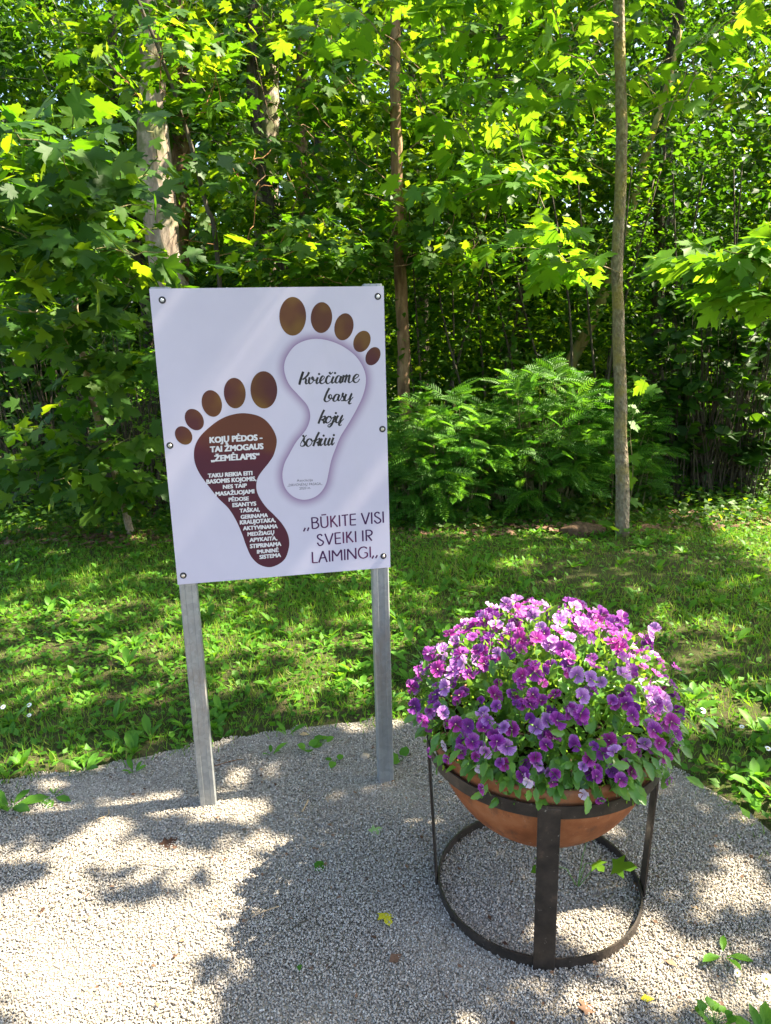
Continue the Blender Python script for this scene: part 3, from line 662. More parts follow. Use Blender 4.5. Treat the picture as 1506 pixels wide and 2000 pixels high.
CAPS = [
 [[(230, 243), (240, 417)], [(230, 248), (300, 250), (322, 280), (290, 318), (238, 325)], [(238, 322), (310, 325), (336, 370), (300, 408), (240, 415)], [(370, 228), (375, 340), (390, 385), (428, 398), (465, 380), (478, 340), (470, 222)], [(378, 205), (454, 197)],
  [(522, 217), (530, 397)], [(597, 212), (530, 310)], [(545, 290), (630, 388)], [(655, 206), (663, 382)], [(690, 213), (794, 200)], [(742, 205), (750, 374)], [(825, 192), (830, 364)], [(825, 196), (912, 189)], [(828, 279), (914, 271)], [(830, 362), (916, 356)],
  [(998, 175), (1062, 348)], [(1062, 348), (1120, 165)], [(1155, 163), (1160, 342)], [(1280, 182), (1247, 162), (1210, 183), (1212, 220), (1260, 250), (1295, 282), (1285, 315), (1240, 330), (1196, 288)], [(1332, 150), (1338, 325)], [(130, 403), (103, 460)], [(184, 397), (163, 452)]],
 [[(392, 527), (360, 505), (322, 525), (325, 560), (365, 590), (408, 620), (395, 660), (350, 677), (316, 633)], [(433, 494), (500, 663)], [(500, 663), (557, 487)], [(590, 480), (600, 654)], [(590, 484), (677, 477)], [(597, 567), (677, 560)], [(600, 652), (684, 642)], [(716, 468), (722, 642)],
  [(768, 463), (775, 637)], [(844, 458), (778, 555)], [(790, 535), (872, 625)], [(905, 453), (912, 625)], [(1017, 443), (1022, 612)], [(1070, 438), (1076, 607)], [(1070, 442), (1130, 442), (1162, 472), (1145, 512), (1085, 530)], [(1100, 525), (1160, 603)]],
 [[(237, 777), (245, 947)], [(245, 945), (324, 940)], [(340, 943), (400, 762)], [(400, 762), (467, 933)], [(368, 872), (444, 862)], [(500, 753), (508, 927)], [(553, 922), (550, 752)], [(550, 752), (620, 842)], [(620, 842), (687, 742)], [(687, 742), (695, 908)],
  [(738, 733), (742, 903)], [(788, 898), (785, 732)], [(785, 732), (914, 883)], [(914, 883), (908, 713)], [(1085, 722), (1040, 700), (980, 720), (953, 780), (975, 850), (1030, 872), (1087, 840), (1087, 788)], [(1087, 788), (1045, 790)], [(1132, 693), (1138, 863)], [(1188, 832), (1163, 880)], [(1244, 827), (1218, 874)]]]
for ln in CAPS: strokes(ln, ZB, OB, MAT['print_plum'], lambda t: 25 if abs(t[1]) > .5 else 19)

# ================================================================== PLANTER
PC = np.array([.427, 1.83])
def lathe(prof, n=96):
    V = []; m = len(prof)
    for i in range(n):
        a = 2 * math.pi * i / n
        for r, z in prof: V.append((r * math.cos(a), r * math.sin(a), z))
    Fs = [(i * m + j, ((i + 1) % n) * m + j, ((i + 1) % n) * m + j + 1, i * m + j + 1) for i in range(n) for j in range(m - 1)]
    return MB().add(V, Fs)
stand = thing('plant_stand', 'black iron stand of two hoops and four flat legs under the terracotta bowl', 'stand', (PC[0], PC[1], 0))
def hoop(r, z0_, z1_, flare=0): return lathe([(r, z0_), (r + flare, z1_), (r + flare - .005, z1_), (r - .005, z0_), (r, z0_)])
hoop(.321, .468, .505, .004).build('upper_hoop', MAT['iron'], stand)
hoop(.297, .0, .036).build('ground_hoop', MAT['iron'], stand)
for ang in (-99, -8, 82, 174):
    a = math.radians(ang); er = np.array([math.cos(a), math.sin(a), 0]); et = np.array([-math.sin(a), math.cos(a), 0])
    p0 = er * .3005 + UP * -.01; p1 = er * .3225 + UP * .498; w2 = .0275; t2 = .003
    V = [p + et * s * w2 + er * q_ * t2 for p in (p0, p1) for s in (-1, 1) for q_ in (-1, 1)]
    bevel(MB().add(V, [(0, 1, 3, 2), (4, 6, 7, 5), (0, 4, 5, 1), (2, 3, 7, 6), (0, 2, 6, 4), (1, 5, 7, 3)]).build('leg', MAT['iron'], stand), .0015)
bowl = thing('bowl_planter', 'large shallow terracotta bowl held in the black iron stand', 'planter', (PC[0], PC[1], 0))
outer = [(.0, .232), (.09, .236), (.16, .262), (.22, .312), (.262, .372), (.293, .440), (.308, .495), (.317, .520), (.321, .532), (.318, .541), (.312, .543), (.303, .535), (.297, .50), (.27, .44)]
lathe(catmull(outer, 3).tolist()).build('bowl', MAT['terra'], bowl, smooth=True)
n = NT('potting_soil'); v = n.co(); a_ = n.noise(v, 80, 6, .7); MAT['psoil'] = n.done(n.bsdf(n.ramp(a_, [(.35, (.012, .009, .007)), (.7, (.06, .045, .03))]), .95, 0, .1, a_, 1, .01))
lathe([(0, .522), (.15, .518), (.27, .508), (.2965, .50)]).build('soil', MAT['psoil'], bowl, smooth=True)

# viola plant: mound of flowers and leaves
vo = np.array([PC[0], PC[1], .5])
viola = thing('viola_plant', 'dense mound of purple and lilac violas overflowing the terracotta bowl', 'flowers', vo)
MC = np.array([PC[0] + .012, PC[1] + .025, .55]); MR = np.array([.362, .362, .303])
def dome(k, zlo=-.15, inner=0):
    u = rand_unit(k * 3); u = u[u[:, 2] > zlo][:k]; return u
def mound(u, f=1.0):
    lump = 1 + .06 * np.sin(u[:, 0] * 9 + 1) * np.sin(u[:, 1] * 8 + 2)
    return MC + u * MR * (f * lump)[:, None]
u = dome(1300, -.28); f_ = .62 + .36 * rs.rand(len(u)) ** .6
P = mound(u, f_); P[:, 2] = np.maximum(P[:, 2], .50); P2 = P.copy()
k = len(P); D = u * np.array([1, 1, .6]) + rs.randn(k, 3) * .6; Nn = u + np.array([0, 0, .6]) + rs.randn(k, 3) * .45
# skirt of larger leaves hanging over the rim
ks = 520; a = rs.rand(ks) * 6.283; rr_ = .255 + .055 * rs.rand(ks) + .07 * (np.cos(a) > .25) * rs.rand(ks) + .05 * (rs.rand(ks) < .10) + .03 * (np.sin(a) > -.2)
Ps = np.c_[PC[0] + rr_ * np.cos(a), PC[1] + rr_ * np.sin(a), .545 + .08 * rs.rand(ks)]
Ds = np.c_[np.cos(a), np.sin(a), -.25 - .45 * rs.rand(ks)] + rs.randn(ks, 3) * .4; Ns = np.c_[np.cos(a) * .8, np.sin(a) * .8, np.ones(ks) * .8] + rs.randn(ks, 3) * .35
P = np.concatenate([P, Ps]); D = np.concatenate([D, Ds]); Nn = np.concatenate([Nn, Ns]); k = len(P)
R = frames(D, Nn, np.r_[.022 + .026 * rs.rand(k - ks), .030 + .026 * rs.rand(ks)])
leaves_into(viola, vo, VLEAF, VLEAF, P, R, MAT['viola_leaf'], 300)
# fine pale shoots between the flowers
u = dome(1700, -.05); P = mound(u, .82 + .17 * rs.rand(len(u))); k = len(P)
scatter('shoots', OVATE, P, frames(u + rs.randn(k, 3) * .5 + UP, rs.randn(k, 3), .012 + .014 * rs.rand(k)), MAT['viola_leaf'], viola, loc=vo)
# inner leaf mass
u = dome(1100, -.3); P = mound(u, .35 + .4 * rs.rand(len(u))); P = P[P[:, 2] > .515]; k = len(P)
scatter('inner_foliage', VLEAF, P, frames(rs.randn(k, 3), rs.randn(k, 3) + UP, .03 + .03 * rs.rand(k)), MAT['viola_leaf'], viola, loc=vo)
# flowers
def petal_mesh(mat, kind):
    n = 9; pr = {'upper': (.0160, .0112), 'side': (.0145, .0105), 'lower': (.0155, .0130)}[kind]
    L, W = pr; V = [(0, 0, 0)]
    for ring, f in ((1, .55), (2, 1.0)):
        for i in range(n):
            t = -1 + 2 * i / (n - 1); a = t * 1.25; y = L * .15 + (L * 1.12) * f * (math.cos(a * .95) * .55 + .45) - (.0006 * math.cos(t * 9) if ring == 2 else 0)
            x = W * f * math.sin(a); V.append((x, y, .0022 * f * math.sin(t * 7 + ring) * f + .0035 * f * f))
    T = [(0, 1 + i, 2 + i) for i in range(n - 1)] + [q_ for i in range(n - 1) for q_ in ((1 + i, 1 + n + i, 2 + n + i), (1 + i, 2 + n + i, 2 + i))]
    o = bulk('petal', V, np.array(T), mat, smooth=True); me = o.data; bpy.data.objects.remove(o); return me
PM = [{k_: petal_mesh(m_, k_) for k_ in ('upper', 'side', 'lower')} for m_ in PET]
PM[0]['lower'] = PM[2]['lower']; PM[0]['side'] = PM[1]['side']
cb = MB(); cb.tube([(0, 0, .003), (0, .0005, .0012), (0, 0, -.004)], [.0008, .0017, .0015], 7, 0)
cb.tube([(0, 0, -.004), (0, -.004, -.012), (0, -.016, -.022), (0, -.04, -.03)], [.0012, .001, .0009, .0009], 5, 1)
co_ = cb.build('flower', [MAT['eye'], MAT['stemg']]); FM = co_.data; bpy.data.objects.remove(co_)
def flower(p, nrm_, upv, sc, var):
    Z = unit(nrm_); Y = unit(upv - (upv @ Z) * Z); X = np.cross(Y, Z)
    o = bpy.data.objects.new('flower', FM); COL.objects.link(o); o.parent = viola
    m = np.eye(4); m[:3, :3] = np.array([X, Y, Z]).T * sc; m[:3, 3] = p - vo; o.matrix_basis = Matrix(m.tolist())
    for kd, ang, tz in (('upper', 24, -.0010), ('upper', -26, -.0016), ('side', 92, .0004), ('side', -92, .0006), ('lower', 180, .0012)):
        c = bpy.data.objects.new('petal', PM[var][kd]); COL.objects.link(c); c.parent = o
        c.matrix_basis = Matrix.Translation((0, 0, tz)) @ Matrix.Rotation(math.radians(ang + rs.randn() * 7), 4, 'Z') @ Matrix.Rotation(math.radians(rs.randn() * 9 + 6), 4, 'X') @ Matrix.Scale(.92 + .2 * rs.rand(), 4)
FP = []; tries = 0
view = unit(EYE - MC)
while len(FP) < 284 and tries < 60000:
    tries += 1
    u = unit(rs.randn(3)); 
    if u[2] < .02: continue
    if (u @ np.array([0, -1, .0])) < -.75 and u[2] < .35: continue
    dens = .35 + .65 * min(1, u[2] * 1.5)
    clump = math.sin(u[0] * 11 + 2) * math.sin(u[1] * 10 + u[2] * 6)
    if rs.rand() > dens * (.5 + .6 * clump) : continue
    p = mound(u[None], np.array([1.0 + .05 * rs.randn()]))[0]
    if any(np.linalg.norm(p - q_) < .0175 for q_ in FP): continue
    FP.append(p)
    nv = u * .5 + view * .55 + np.array([.1, 0, .25]) + rs.randn(3) * .42
    var = rs.choice([0, 0, 0, 1, 1, 2, 2, 3, 3, 3, 4]); flower(p, nv, UP + rs.randn(3) * .25, .86 + .30 * rs.rand(), var)
# the smaller blossoms crowding between the 300 that show largest: one mass
BV = []; BT = []; BM = []; BR = []; nb = 0
for _t in range(5000):
    if nb >= 230: break
    u = unit(rs.randn(3))
    if u[2] < .12: continue
    p = mound(u[None], np.array([.97 + .04 * rs.randn()]))[0]
    if any(np.linalg.norm(p - q_) < .0125 for q_ in FP): continue
    FP.append(p); nb += 1; var = rs.randint(0, 5)
    Z = unit(u * .6 + view * .5 + UP * .25 + rs.randn(3) * .4); Y = unit(UP + rs.randn(3) * .3 - 0); Y = unit(Y - (Y @ Z) * Z); X = np.cross(Y, Z); sc_ = .62 + .3 * rs.rand()
    for kd, ang, tz in (('upper', 24, -.0010), ('upper', -26, -.0016), ('side', 92, .0004), ('side', -92, .0006), ('lower', 180, .0012)):
        me_ = PM[var][kd]; a = math.radians(ang + rs.randn() * 8); c_, s_ = math.cos(a), math.sin(a)
        V_ = np.array([v.co[:] for v in me_.vertices]); rad = np.linalg.norm(V_, axis=1) * 38; V_ = V_ @ np.array([[c_, s_, 0], [-s_, c_, 0], [0, 0, 1]]) + [0, 0, tz]
        T_ = np.array([p_.vertices[:] for p_ in me_.polygons]); BT.append(T_ + sum(len(q_) for q_ in BV)); BV.append((V_ * sc_) @ np.array([X, Y, Z]) + p - vo); BR.append(rad); BM += [var] * len(T_)
bulk('blossoms', np.concatenate(BV), np.concatenate(BT), PETM[:5], viola, np.concatenate(BR), smooth=True, kind='stuff', attr='rad', mids=BM)
for i in range(16):      # faded blooms nodding over the rim
    a = math.radians(-160 + 10.5 * i + rs.randn() * 4); r_ = .335 + .05 * rs.rand(); p = np.array([PC[0] + r_ * math.cos(a), PC[1] + r_ * math.sin(a), .53 + .08 * rs.rand()])
    flower(p, np.array([math.cos(a), math.sin(a), -.3]) + rs.randn(3) * .3, UP + rs.randn(3) * .3, .7, 5 if i % 2 else 0)

# ================================================================== TREES
# --- the slim grey maple on the right
A = lambda x, y, Y: at(x, y, Y)
def G0(x, y): p = gnd(x, y); return np.array([p[0], p[1], -.03])
b0 = G0(1216, 1045); Yf = b0[1]
SH = sund[:2] / sund[2]
# ground patches kept sunlit where the added overhead leaves are left out: (photo x, y, half-widths in metres)
LIT = []
PART = []
for x, y, a, b_ in ((150, 1660, .75, .20), (330, 1720, .30, .14), (1330, 1840, .4, .16), (1180, 1940, .5, .10), (60, 1500, .3, .1)):
    g_ = gnd(x, y); PART.append((g_[0], g_[1], a, b_))
PART += [(-1.6, 4.1, 1.9, 1.2), (1.6, 3.3, .9, .7)]
for x, y, a, b_ in ((60, 1890, .48, .21), (210, 1930, .30, .28), (290, 1990, .24, .12), (40, 1800, .25, .16), (200, 1575, .45, .05), (120, 1680, .5, .03), (450, 1580, .16, .10), (455, 1655, .10, .10), (450, 1700, .08, .08),
                    (1090, 1810, .22, .10), (1330, 1940, .26, .10), (1460, 1740, .16, .16), (1060, 1950, .30, .06), (852, 1615, .05, .06), (1410, 1605, .07, .05), (480, 1500, .12, .08),
                    (360, 1262, .6, .17), (560, 1275, .45, .14), (760, 1262, .35, .12), (50, 1200, .5, .12), (220, 1120, 1.0, .28), (1400, 1390, .36, .2), (1490, 1560, .2, .15), (80, 1500, .35, .10), (810, 1330, .12, .2), (620, 1100, .4, .15), (1000, 1100, .2, .1), (1000, 1110, .2, .1)):
    g_ = gnd(x, y); LIT.append((g_[0], g_[1], a, b_))
LIT.append((-.20, 1.78, .50, .28))       # sun reaching the flowers
def lit(Gp):
    d = np.full(len(Gp), 9.0)
    for x, y, a, b_ in LIT: d = np.minimum(d, ((Gp[:, 0] - x) / a) ** 2 + ((Gp[:, 1] - y) / b_) ** 2)
    return d
def part(Gp):
    d = np.full(len(Gp), 9.0)
    for x, y, a, b_ in PART: d = np.minimum(d, ((Gp[:, 0] - x) / a) ** 2 + ((Gp[:, 1] - y) / b_) ** 2)
    return d < 1
def shade_leaves(n, gx0, gx1, gy0, gy1, z0_, z1_):  # overhead leaves, mostly out of view, added along sun rays to shape ground shade
    Gp = np.c_[rs.uniform(gx0, gx1, n), rs.uniform(gy0, gy1, n)]; Gp = Gp[lit(Gp) > 1.0 + .25 * rs.randn(len(Gp))]; Gp = Gp[~part(Gp) | (rs.rand(len(Gp)) < np.where(Gp[:, 1] > 2.7, .36, .34))]; k = len(Gp)
    z = np.round(rs.uniform(z0_, z1_, k) / .35) * .35 + rs.randn(k) * .07
    P = np.c_[Gp + z[:, None] * SH, z]; D = np.c_[rs.randn(k, 2), -.25 + .3 * rs.randn(k)]; kp = sungap(P)
    return P[kp], D[kp]
ex = shade_leaves(5800, -3.6, 2.6, 2.9, 6.2, 4.1, 6.5)
trunk = [b0, A(1212, 800, Yf), A(1206, 560, Yf), A(1214, 300, Yf + .05), A(1209, 60, Yf + .1), A(1203, -250, Yf), A(1215, -600, Yf)]
low = A(1095, 490, Yf - .6)
tree('maple_tree', 'slim maple with a smooth grey trunk standing alone at the lawn edge, right', 'tree', trunk, [.060, .050, .044, .043, .040, .034, .022],
     [(low, (.42, .45, .20), 15), (A(960, 335, Yf - .3), (.55, .5, .22), 12), (A(1150, 90, Yf - .2), (1.3, .9, .7), 46), (A(850, 40, Yf + .1), (1.0, .8, .6), 28)], 'm', .145, MAT['maple_bright'], MAT['bark_grey'], 300, per=9, cr=.26, extra=ex, toward=.05)
# suckers on its trunk
# --- big-leaved maple whose low boughs enter from the right
ex = shade_leaves(8600, -3.4, 2.8, .4, 3.0, 3.0, 5.2)
tb = np.array([3.05, 3.35, -.03])
tree('maple_tree', 'maple with large pale leaves reaching in from the right edge', 'tree', [tb, tb + [.0, 0, 1.2], tb + [-.05, .0, 2.4], tb + [.05, 0, 4.2], tb + [0, 0, 5.6]], [.085, .07, .06, .045, .02],
     [(A(1460, 500, 3.5), (.24, .26, .12), 12), (A(1480, 570, 3.5), (.20, .26, .06), 7), (A(1560, 480, 3.5), (.2, .3, .16), 9)], 'm', .13, MAT['maple_bright'], MAT['bark_grey'], 300, per=8, cr=.2, extra=ex, toward=.18, twig=MAT['twig_green'])
# --- bushy maple sapling on the left
b1 = G0(258, 1050)
tree('maple_sapling', 'bushy young maple with big drooping leaves filling the left edge', 'tree', [b1, A(232, 950, 6.0), A(185, 800, 5.8), A(152, 640, 5.4), A(140, 480, 5.1), A(128, 380, 5.0), A(122, 330, 5.0)], [.035, .03, .026, .022, .018, .012, .005],
     [(A(130, 470, 4.2), (.65, .5, .30), 34), (A(70, 330, 4.3), (.55, .5, .28), 24), (A(180, 300, 4.8), (.5, .5, .3), 16), (A(110, 640, 5.0), (.7, .5, .35), 24), (A(230, 700, 5.3), (.45, .4, .3), 16), (A(190, 880, 5.6), (.50, .4, .45), 34), (A(40, 900, 5.7), (.4, .4, .3), 12), (A(270, 980, 5.9), (.3, .3, .2), 10)], 'm', .145, MAT['maple'], MAT['bark_grey'], 300, per=8, cr=.24, toward=.30, up=.8, twig=MAT['twig_green'])
# --- central slim tree behind the sign
b2 = G0(800, 985)
tree('young_tree', 'slim straight tree rising behind the right end of the sign', 'tree', [b2, A(790, 760, 7.3), A(786, 600, 7.3), A(776, 400, 7.3), A(773, 200, 7.3), A(772, 0, 7.3), A(772, -300, 7.3)], [.07, .062, .06, .056, .052, .045, .03],
     [(A(700, 470, 6.9), (.9, .5, .35), 30), (A(880, 480, 7.0), (.6, .5, .3), 18), (A(620, 300, 7.2), (1.1, .6, .6), 46), (A(900, 260, 7.2), (.8, .6, .6), 34), (A(700, 80, 7.2), (1.2, .7, .7), 46), (A(640, 520, 6.6), (.5, .4, .2), 12)], 'm', .115, MAT['maple'], MAT['bark_brown'], 300, per=14, cr=.3, toward=.08)
# --- the thick rough trunk at upper left and its neighbours
def simple(name, label, pts, radii, mat, blobs, leafmat, size, nind=0, per=12, tm=(MAPLE, MAPLE_M), group=None, **kw):
    return tree(name, label, 'tree', pts, radii, blobs, 'm', size, leafmat, mat, nind, tm=tm, per=per, group=group, **kw)
simple('oak_tree', 'thick tree with rough lichen-spotted bark, sunlit on its right side', [np.array([A(352, 700, 8.6)[0], 8.6, -.05]), A(345, 640, 8.6), A(327, 520, 8.6), A(303, 320, 8.6), A(297, 120, 8.6), A(280, -100, 8.6), A(270, -350, 8.6)], [.24, .20, .19, .185, .12, .11, .09], MAT['bark_rough'],
       [(A(180, 100, 8.6), (1.6, 1.0, .9), 60), (A(420, 60, 8.4), (1.0, .8, .8), 34), (A(60, 600, 8.4), (1.2, .8, .9), 40)], MAT['maple'], .12, 300, cr=.34, sides=16)
simple('pine_tree', 'orange-brown straight trunk just right of the thick rough one', [np.array([A(352, 700, 9.3)[0], 9.3, -.05]), A(352, 560, 9.3), A(352, 400, 9.3), A(355, 240, 9.3), A(348, 60, 9.3), A(345, -200, 9.3)], [.13, .125, .12, .11, .10, .08], MAT['bark_brown'],
       [(A(330, -50, 9.6), (1.0, .8, .8), 30)], MAT['dark'], .09, 0, per=14)
simple('birch_tree', 'pale sunlit trunk standing above the middle of the sign', [np.array([A(520, 700, 10)[0], 10, -.05]), A(521, 560, 10), A(519, 380, 10), A(519, 180, 10), A(512, 0, 10), A(505, -200, 10)], [.18, .17, .165, .16, .15, .13], MAT['bark_rough'],
       [(A(480, 120, 10), (1.2, .8, 1.1), 44)], MAT['maple'], .12, 200, sides=14)
simple('young_tree', 'thin orange trunk right of the pale trunk above the sign', [np.array([A(600, 700, 9.6)[0], 9.6, -.05]), A(602, 520, 9.6), A(590, 330, 9.6), A(588, 150, 9.6), A(592, 0, 9.6), A(600, -200, 9.6)], [.075, .07, .07, .065, .05, .03], MAT['bark_brown'],
       [(A(600, -40, 9.6), (1.0, .8, .6), 24)], MAT['maple'], .11, 0)
simple('young_tree', 'dark thin stem leaning from the thick trunk towards the sign', [np.array([A(440, 700, 6.4)[0], 6.4, -.03]), A(425, 500, 6.4), A(402, 400, 6.4), A(375, 290, 6.4), A(330, 150, 6.4), A(270, 0, 6.4), A(230, -100, 6.4)], [.022, .020, .018, .016, .014, .012, .008], MAT['bark_dark'],
       [(A(350, 130, 6.5), (.8, .5, .4), 26), (A(450, 330, 6.6), (.5, .4, .35), 18), (A(540, 480, 6.3), (.5, .4, .18), 12), (A(400, 460, 6.6), (.5, .3, .2), 10)], MAT['maple'], .13, 300, per=9, cr=.25, toward=.1, twig=MAT['twig_red'])
simple('leaning_tree', 'yellowish leaning trunk behind the slim grey maple', [np.array([A(1085, 780, 8)[0], 8, -.03]), A(1105, 745, 8), A(1140, 660, 8), A(1178, 580, 8), A(1235, 400, 8), A(1262, 300, 8), A(1300, 180, 8), A(1330, 60, 8)], [.075, .07, .065, .055, .05, .04, .03, .015], MAT['bark_yellow'],
       [(A(1330, 160, 8.2), (1.1, .7, .8), 40), (A(1120, 330, 8.4), (.9, .6, .8), 36)], MAT['maple'], .105, 200, tm=(ROUND, OVATE), per=14)
# --- further background trees, each with its own crown
BGT = [(-4.8, 8.2, 'broad dark tree beyond the left edge of the lawn'), (-3.1, 9.6, 'leafy tree between the sapling and the thick rough trunk'), (-1.2, 9.0, 'leafy tree directly above the sign'), (.5, 10.4, 'bushy tree filling the gap above the sign, centre'),
       (1.6, 9.0, 'bushy tree left of the slim grey maple'), (3.4, 9.4, 'dark bushy tree right of the slim grey maple'), (5.2, 8.6, 'dense tree at the right edge behind the pale boughs'), (6.6, 11, 'thin-crowned tree at the right edge with sky showing through')]
for i, (x, y, lb) in enumerate(BGT):
    base = np.array([x, y, -.05]); hgt = 8.5
    tree('broadleaf_tree', lb, 'tree', [base, base + [.1, 0, 2], base + [rs.randn() * .2, 0, 4.5], base + [rs.randn() * .3, 0, 7]], [.09, .08, .06, .03],
         [(base + [0, 0, 1.3], (1.5, .8, 1.2), 95), (base + [0, -.1, 3.4], (1.7, .9, 1.3), 115 if i < 7 else 60), (base + [0, .2, 5.4], (1.7, 1.0, 1.3), 90 if i < 6 else 50)] + ([(base + [0, 0, 8.3], (2.3, 1.5, 1.7), 60)] if i > 2 else []),
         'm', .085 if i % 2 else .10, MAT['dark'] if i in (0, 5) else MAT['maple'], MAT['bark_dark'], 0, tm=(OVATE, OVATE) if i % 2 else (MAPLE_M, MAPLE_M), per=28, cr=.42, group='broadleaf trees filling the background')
for i, (x, y) in enumerate(((-7, 13), (-4, 14), (-1, 13.5), (2, 14.5), (5, 13.5), (8, 14.5), (10.5, 12))):
    base = np.array([x, y, -.05])
    tree('broadleaf_tree', ['far tree glimpsed at the left edge', 'far tree glimpsed behind the thick rough trunk', 'far tree glimpsed above the sign top', 'far tree glimpsed right of the central slim trunk', 'far tree glimpsed behind the grey maple trunk', 'far tree glimpsed at upper right', 'farthest tree at the right edge'][i], 'tree', [base, base + [.1, 0, 3], base + [0, 0, 6], base + [0, 0, 9]], [.15, .13, .1, .05],
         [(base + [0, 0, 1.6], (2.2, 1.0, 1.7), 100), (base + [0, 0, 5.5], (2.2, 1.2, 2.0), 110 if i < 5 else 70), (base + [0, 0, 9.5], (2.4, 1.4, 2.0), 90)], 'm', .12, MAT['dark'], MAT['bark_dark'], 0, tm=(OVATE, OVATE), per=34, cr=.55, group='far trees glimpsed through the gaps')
# far woodland mass
n = 75000; P = np.c_[rs.uniform(-18, 17, n), rs.uniform(17, 22, n), rs.uniform(0, 12.5, n)]
P = np.concatenate([P, np.c_[rs.uniform(-12, 12, 22000), rs.uniform(12, 16, 22000), rs.uniform(0, 3.6, 22000)]])
P = P[(vnoise(P[:, [0, 2]], 1.1, 3) > -.75 + .04 * P[:, 2])]; k = len(P)
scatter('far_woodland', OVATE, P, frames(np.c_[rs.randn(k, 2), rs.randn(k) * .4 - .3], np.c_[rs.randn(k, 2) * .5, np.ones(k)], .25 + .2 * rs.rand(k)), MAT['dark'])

# --- thicket of thin stems behind the shrubs
for i, (x0_, x1_, n_, lb) in enumerate(((790, 960, 8, 'thicket of thin dark hazel stems behind the feathery shrub, left part'), (960, 1190, 8, 'thicket of thin dark hazel stems behind the feathery shrub, by the grey maple'), (1230, 1500, 6, 'dark hazel stems behind the round-leaved bush'))):
    c = A((x0_ + x1_) / 2, 800, 7.3); c[2] = -.03; root = thing('hazel_thicket', lb, 'shrub', c, 'hazel thickets behind the shrubs')
    for j in range(n_):
        x = rs.uniform(x0_, x1_); p = A(x, 800, 7.0 + rs.rand() * .9); lean = rs.randn() * .25
        pts = np.array([[p[0], p[1], -.03], [p[0] + lean * .4, p[1], .9], [p[0] + lean, p[1] + .05, 1.9], [p[0] + lean * 1.7 + rs.randn() * .1, p[1], 3.1]]) - c
        MB().tube(catmull(pts, 3), np.linspace(.016 + .008 * rs.rand(), .006, 10), 5).build('stem', MAT['bark_dark'], root, smooth=True)
    k = 3600; P = np.c_[rs.uniform(A(x0_, 700, 7.5)[0] - .3, A(x1_, 700, 7.5)[0] + .3, k), rs.uniform(7.1, 8.3, k), rs.uniform(.5, 3.6, k)]
    P = P[(vnoise(P[:, [0, 2]], 3.1, i) > -.45)]; k = len(P)
    leaves_into(root, c, ROUND, OVATE, P, frames(np.c_[rs.randn(k, 2), rs.randn(k) * .3 - .3], np.c_[rs.randn(k, 2) * .5, np.ones(k)], .06 + .06 * rs.rand(k)), MAT['maple'] if i < 2 else MAT['dark'], 0)

# --- shrubs
def shrub(name, label, cx, cy, rx, ry, rz, nclump, mat, tm, size, nind, stemm, per=7, cz=None, group=None, toward=.5, lowz=.1):
    c = np.array([cx, cy, -.02]); root = thing(name, label, 'shrub', c, group)
    u = rand_unit(nclump * 2); u = u[(u[:, 1] < .45)][:nclump]; f = rs.rand(len(u), 1) ** .35
    C = np.array([cx, cy, cz if cz else rz * .75]) + u * f * np.array([rx, ry, rz]); C = C[C[:, 2] > lowz]
    b = MB()
    for q_ in C:
        s = c + np.array([(q_[0] - cx) * .6 + rs.randn() * .15 * rx, rs.randn() * .12, 0]); m_ = (s + q_) / 2 + [0, 0, .12]
        b.tube([s - c, m_ - c, q_ - c], [.007, .005, .002], 4, cap=False)
    b.build('stems', stemm, root, kind='stuff')
    P = []; D = []
    for q_ in C:
        k = rs.randint(per - 2, per + 3); a = rs.rand(k) * 6.283; out = unit((q_ - np.array([cx, cy, rz * .4]))) * .6
        P.append(q_ + rs.randn(k, 3) * .03); D.append(np.c_[np.cos(a), np.sin(a), rs.randn(k) * .25 - .05] + out)
    P = np.concatenate(P); D = np.concatenate(D); k = len(P); N = UP * .8 + rs.randn(k, 3) * .3 + unit(EYE - P) * toward
    leaves_into(root, c, tm[0], tm[1], P, frames(D, N, size * (.7 + .5 * rs.rand(k))), mat, nind, partname='leaf')
    return root
cL, cM, cR = A(860, 850, 6.5), A(1040, 850, 6.6), A(1150, 860, 6.7)
shrub('false_spirea_shrub', 'feathery-leaved shrub just right of the sign panel', cL[0], 6.5, .60, .5, .66, 230, MAT['shrub'], (FROND, FROND), .235, 300, MAT['twig_green'], 4, group='feathery shrubs along the lawn edge')
shrub('false_spirea_shrub', 'tallest feathery-leaved shrub, in the middle, with arching pale sprays', cM[0], 6.6, .66, .5, .78, 250, MAT['shrub'], (FROND, FROND), .235, 300, MAT['twig_green'], 4, group='feathery shrubs along the lawn edge')
shrub('false_spirea_shrub', 'feathery-leaved shrub behind the foot of the slim grey maple', cR[0] + .15, 6.75, .55, .45, .66, 170, MAT['shrub'], (FROND, FROND), .225, 300, MAT['twig_green'], 4, group='feathery shrubs along the lawn edge')
hz_ = A(1420, 760, 6.6)
shrub('hazel_bush', 'dark bush with large round leaves at the right edge below the pale boughs', hz_[0] + .1, 6.9, .85, .5, 1.0, 230, MAT['dark'], (ROUND, ROUND), .10, 300, MAT['bark_dark'], 8, cz=1.15)
hz_ = A(120, 760, 7.4)
shrub('hazel_bush', 'dark leafy bush behind the bushy sapling at the left edge', hz_[0], 7.4, 1.2, .5, .8, 200, MAT['dark'], (ROUND, OVATE), .09, 0, MAT['bark_dark'], 8, cz=1.1)
hz_ = A(250, 720, 6.9)
shrub('small_leaved_shrub', 'fine-leaved light green shrub between the sapling and the sign edge', hz_[0], 6.9, .55, .4, .8, 150, MAT['maple_bright'], (OVATE, OVATE), .045, 300, MAT['bark_dark'], 12, cz=1.1, toward=.2)

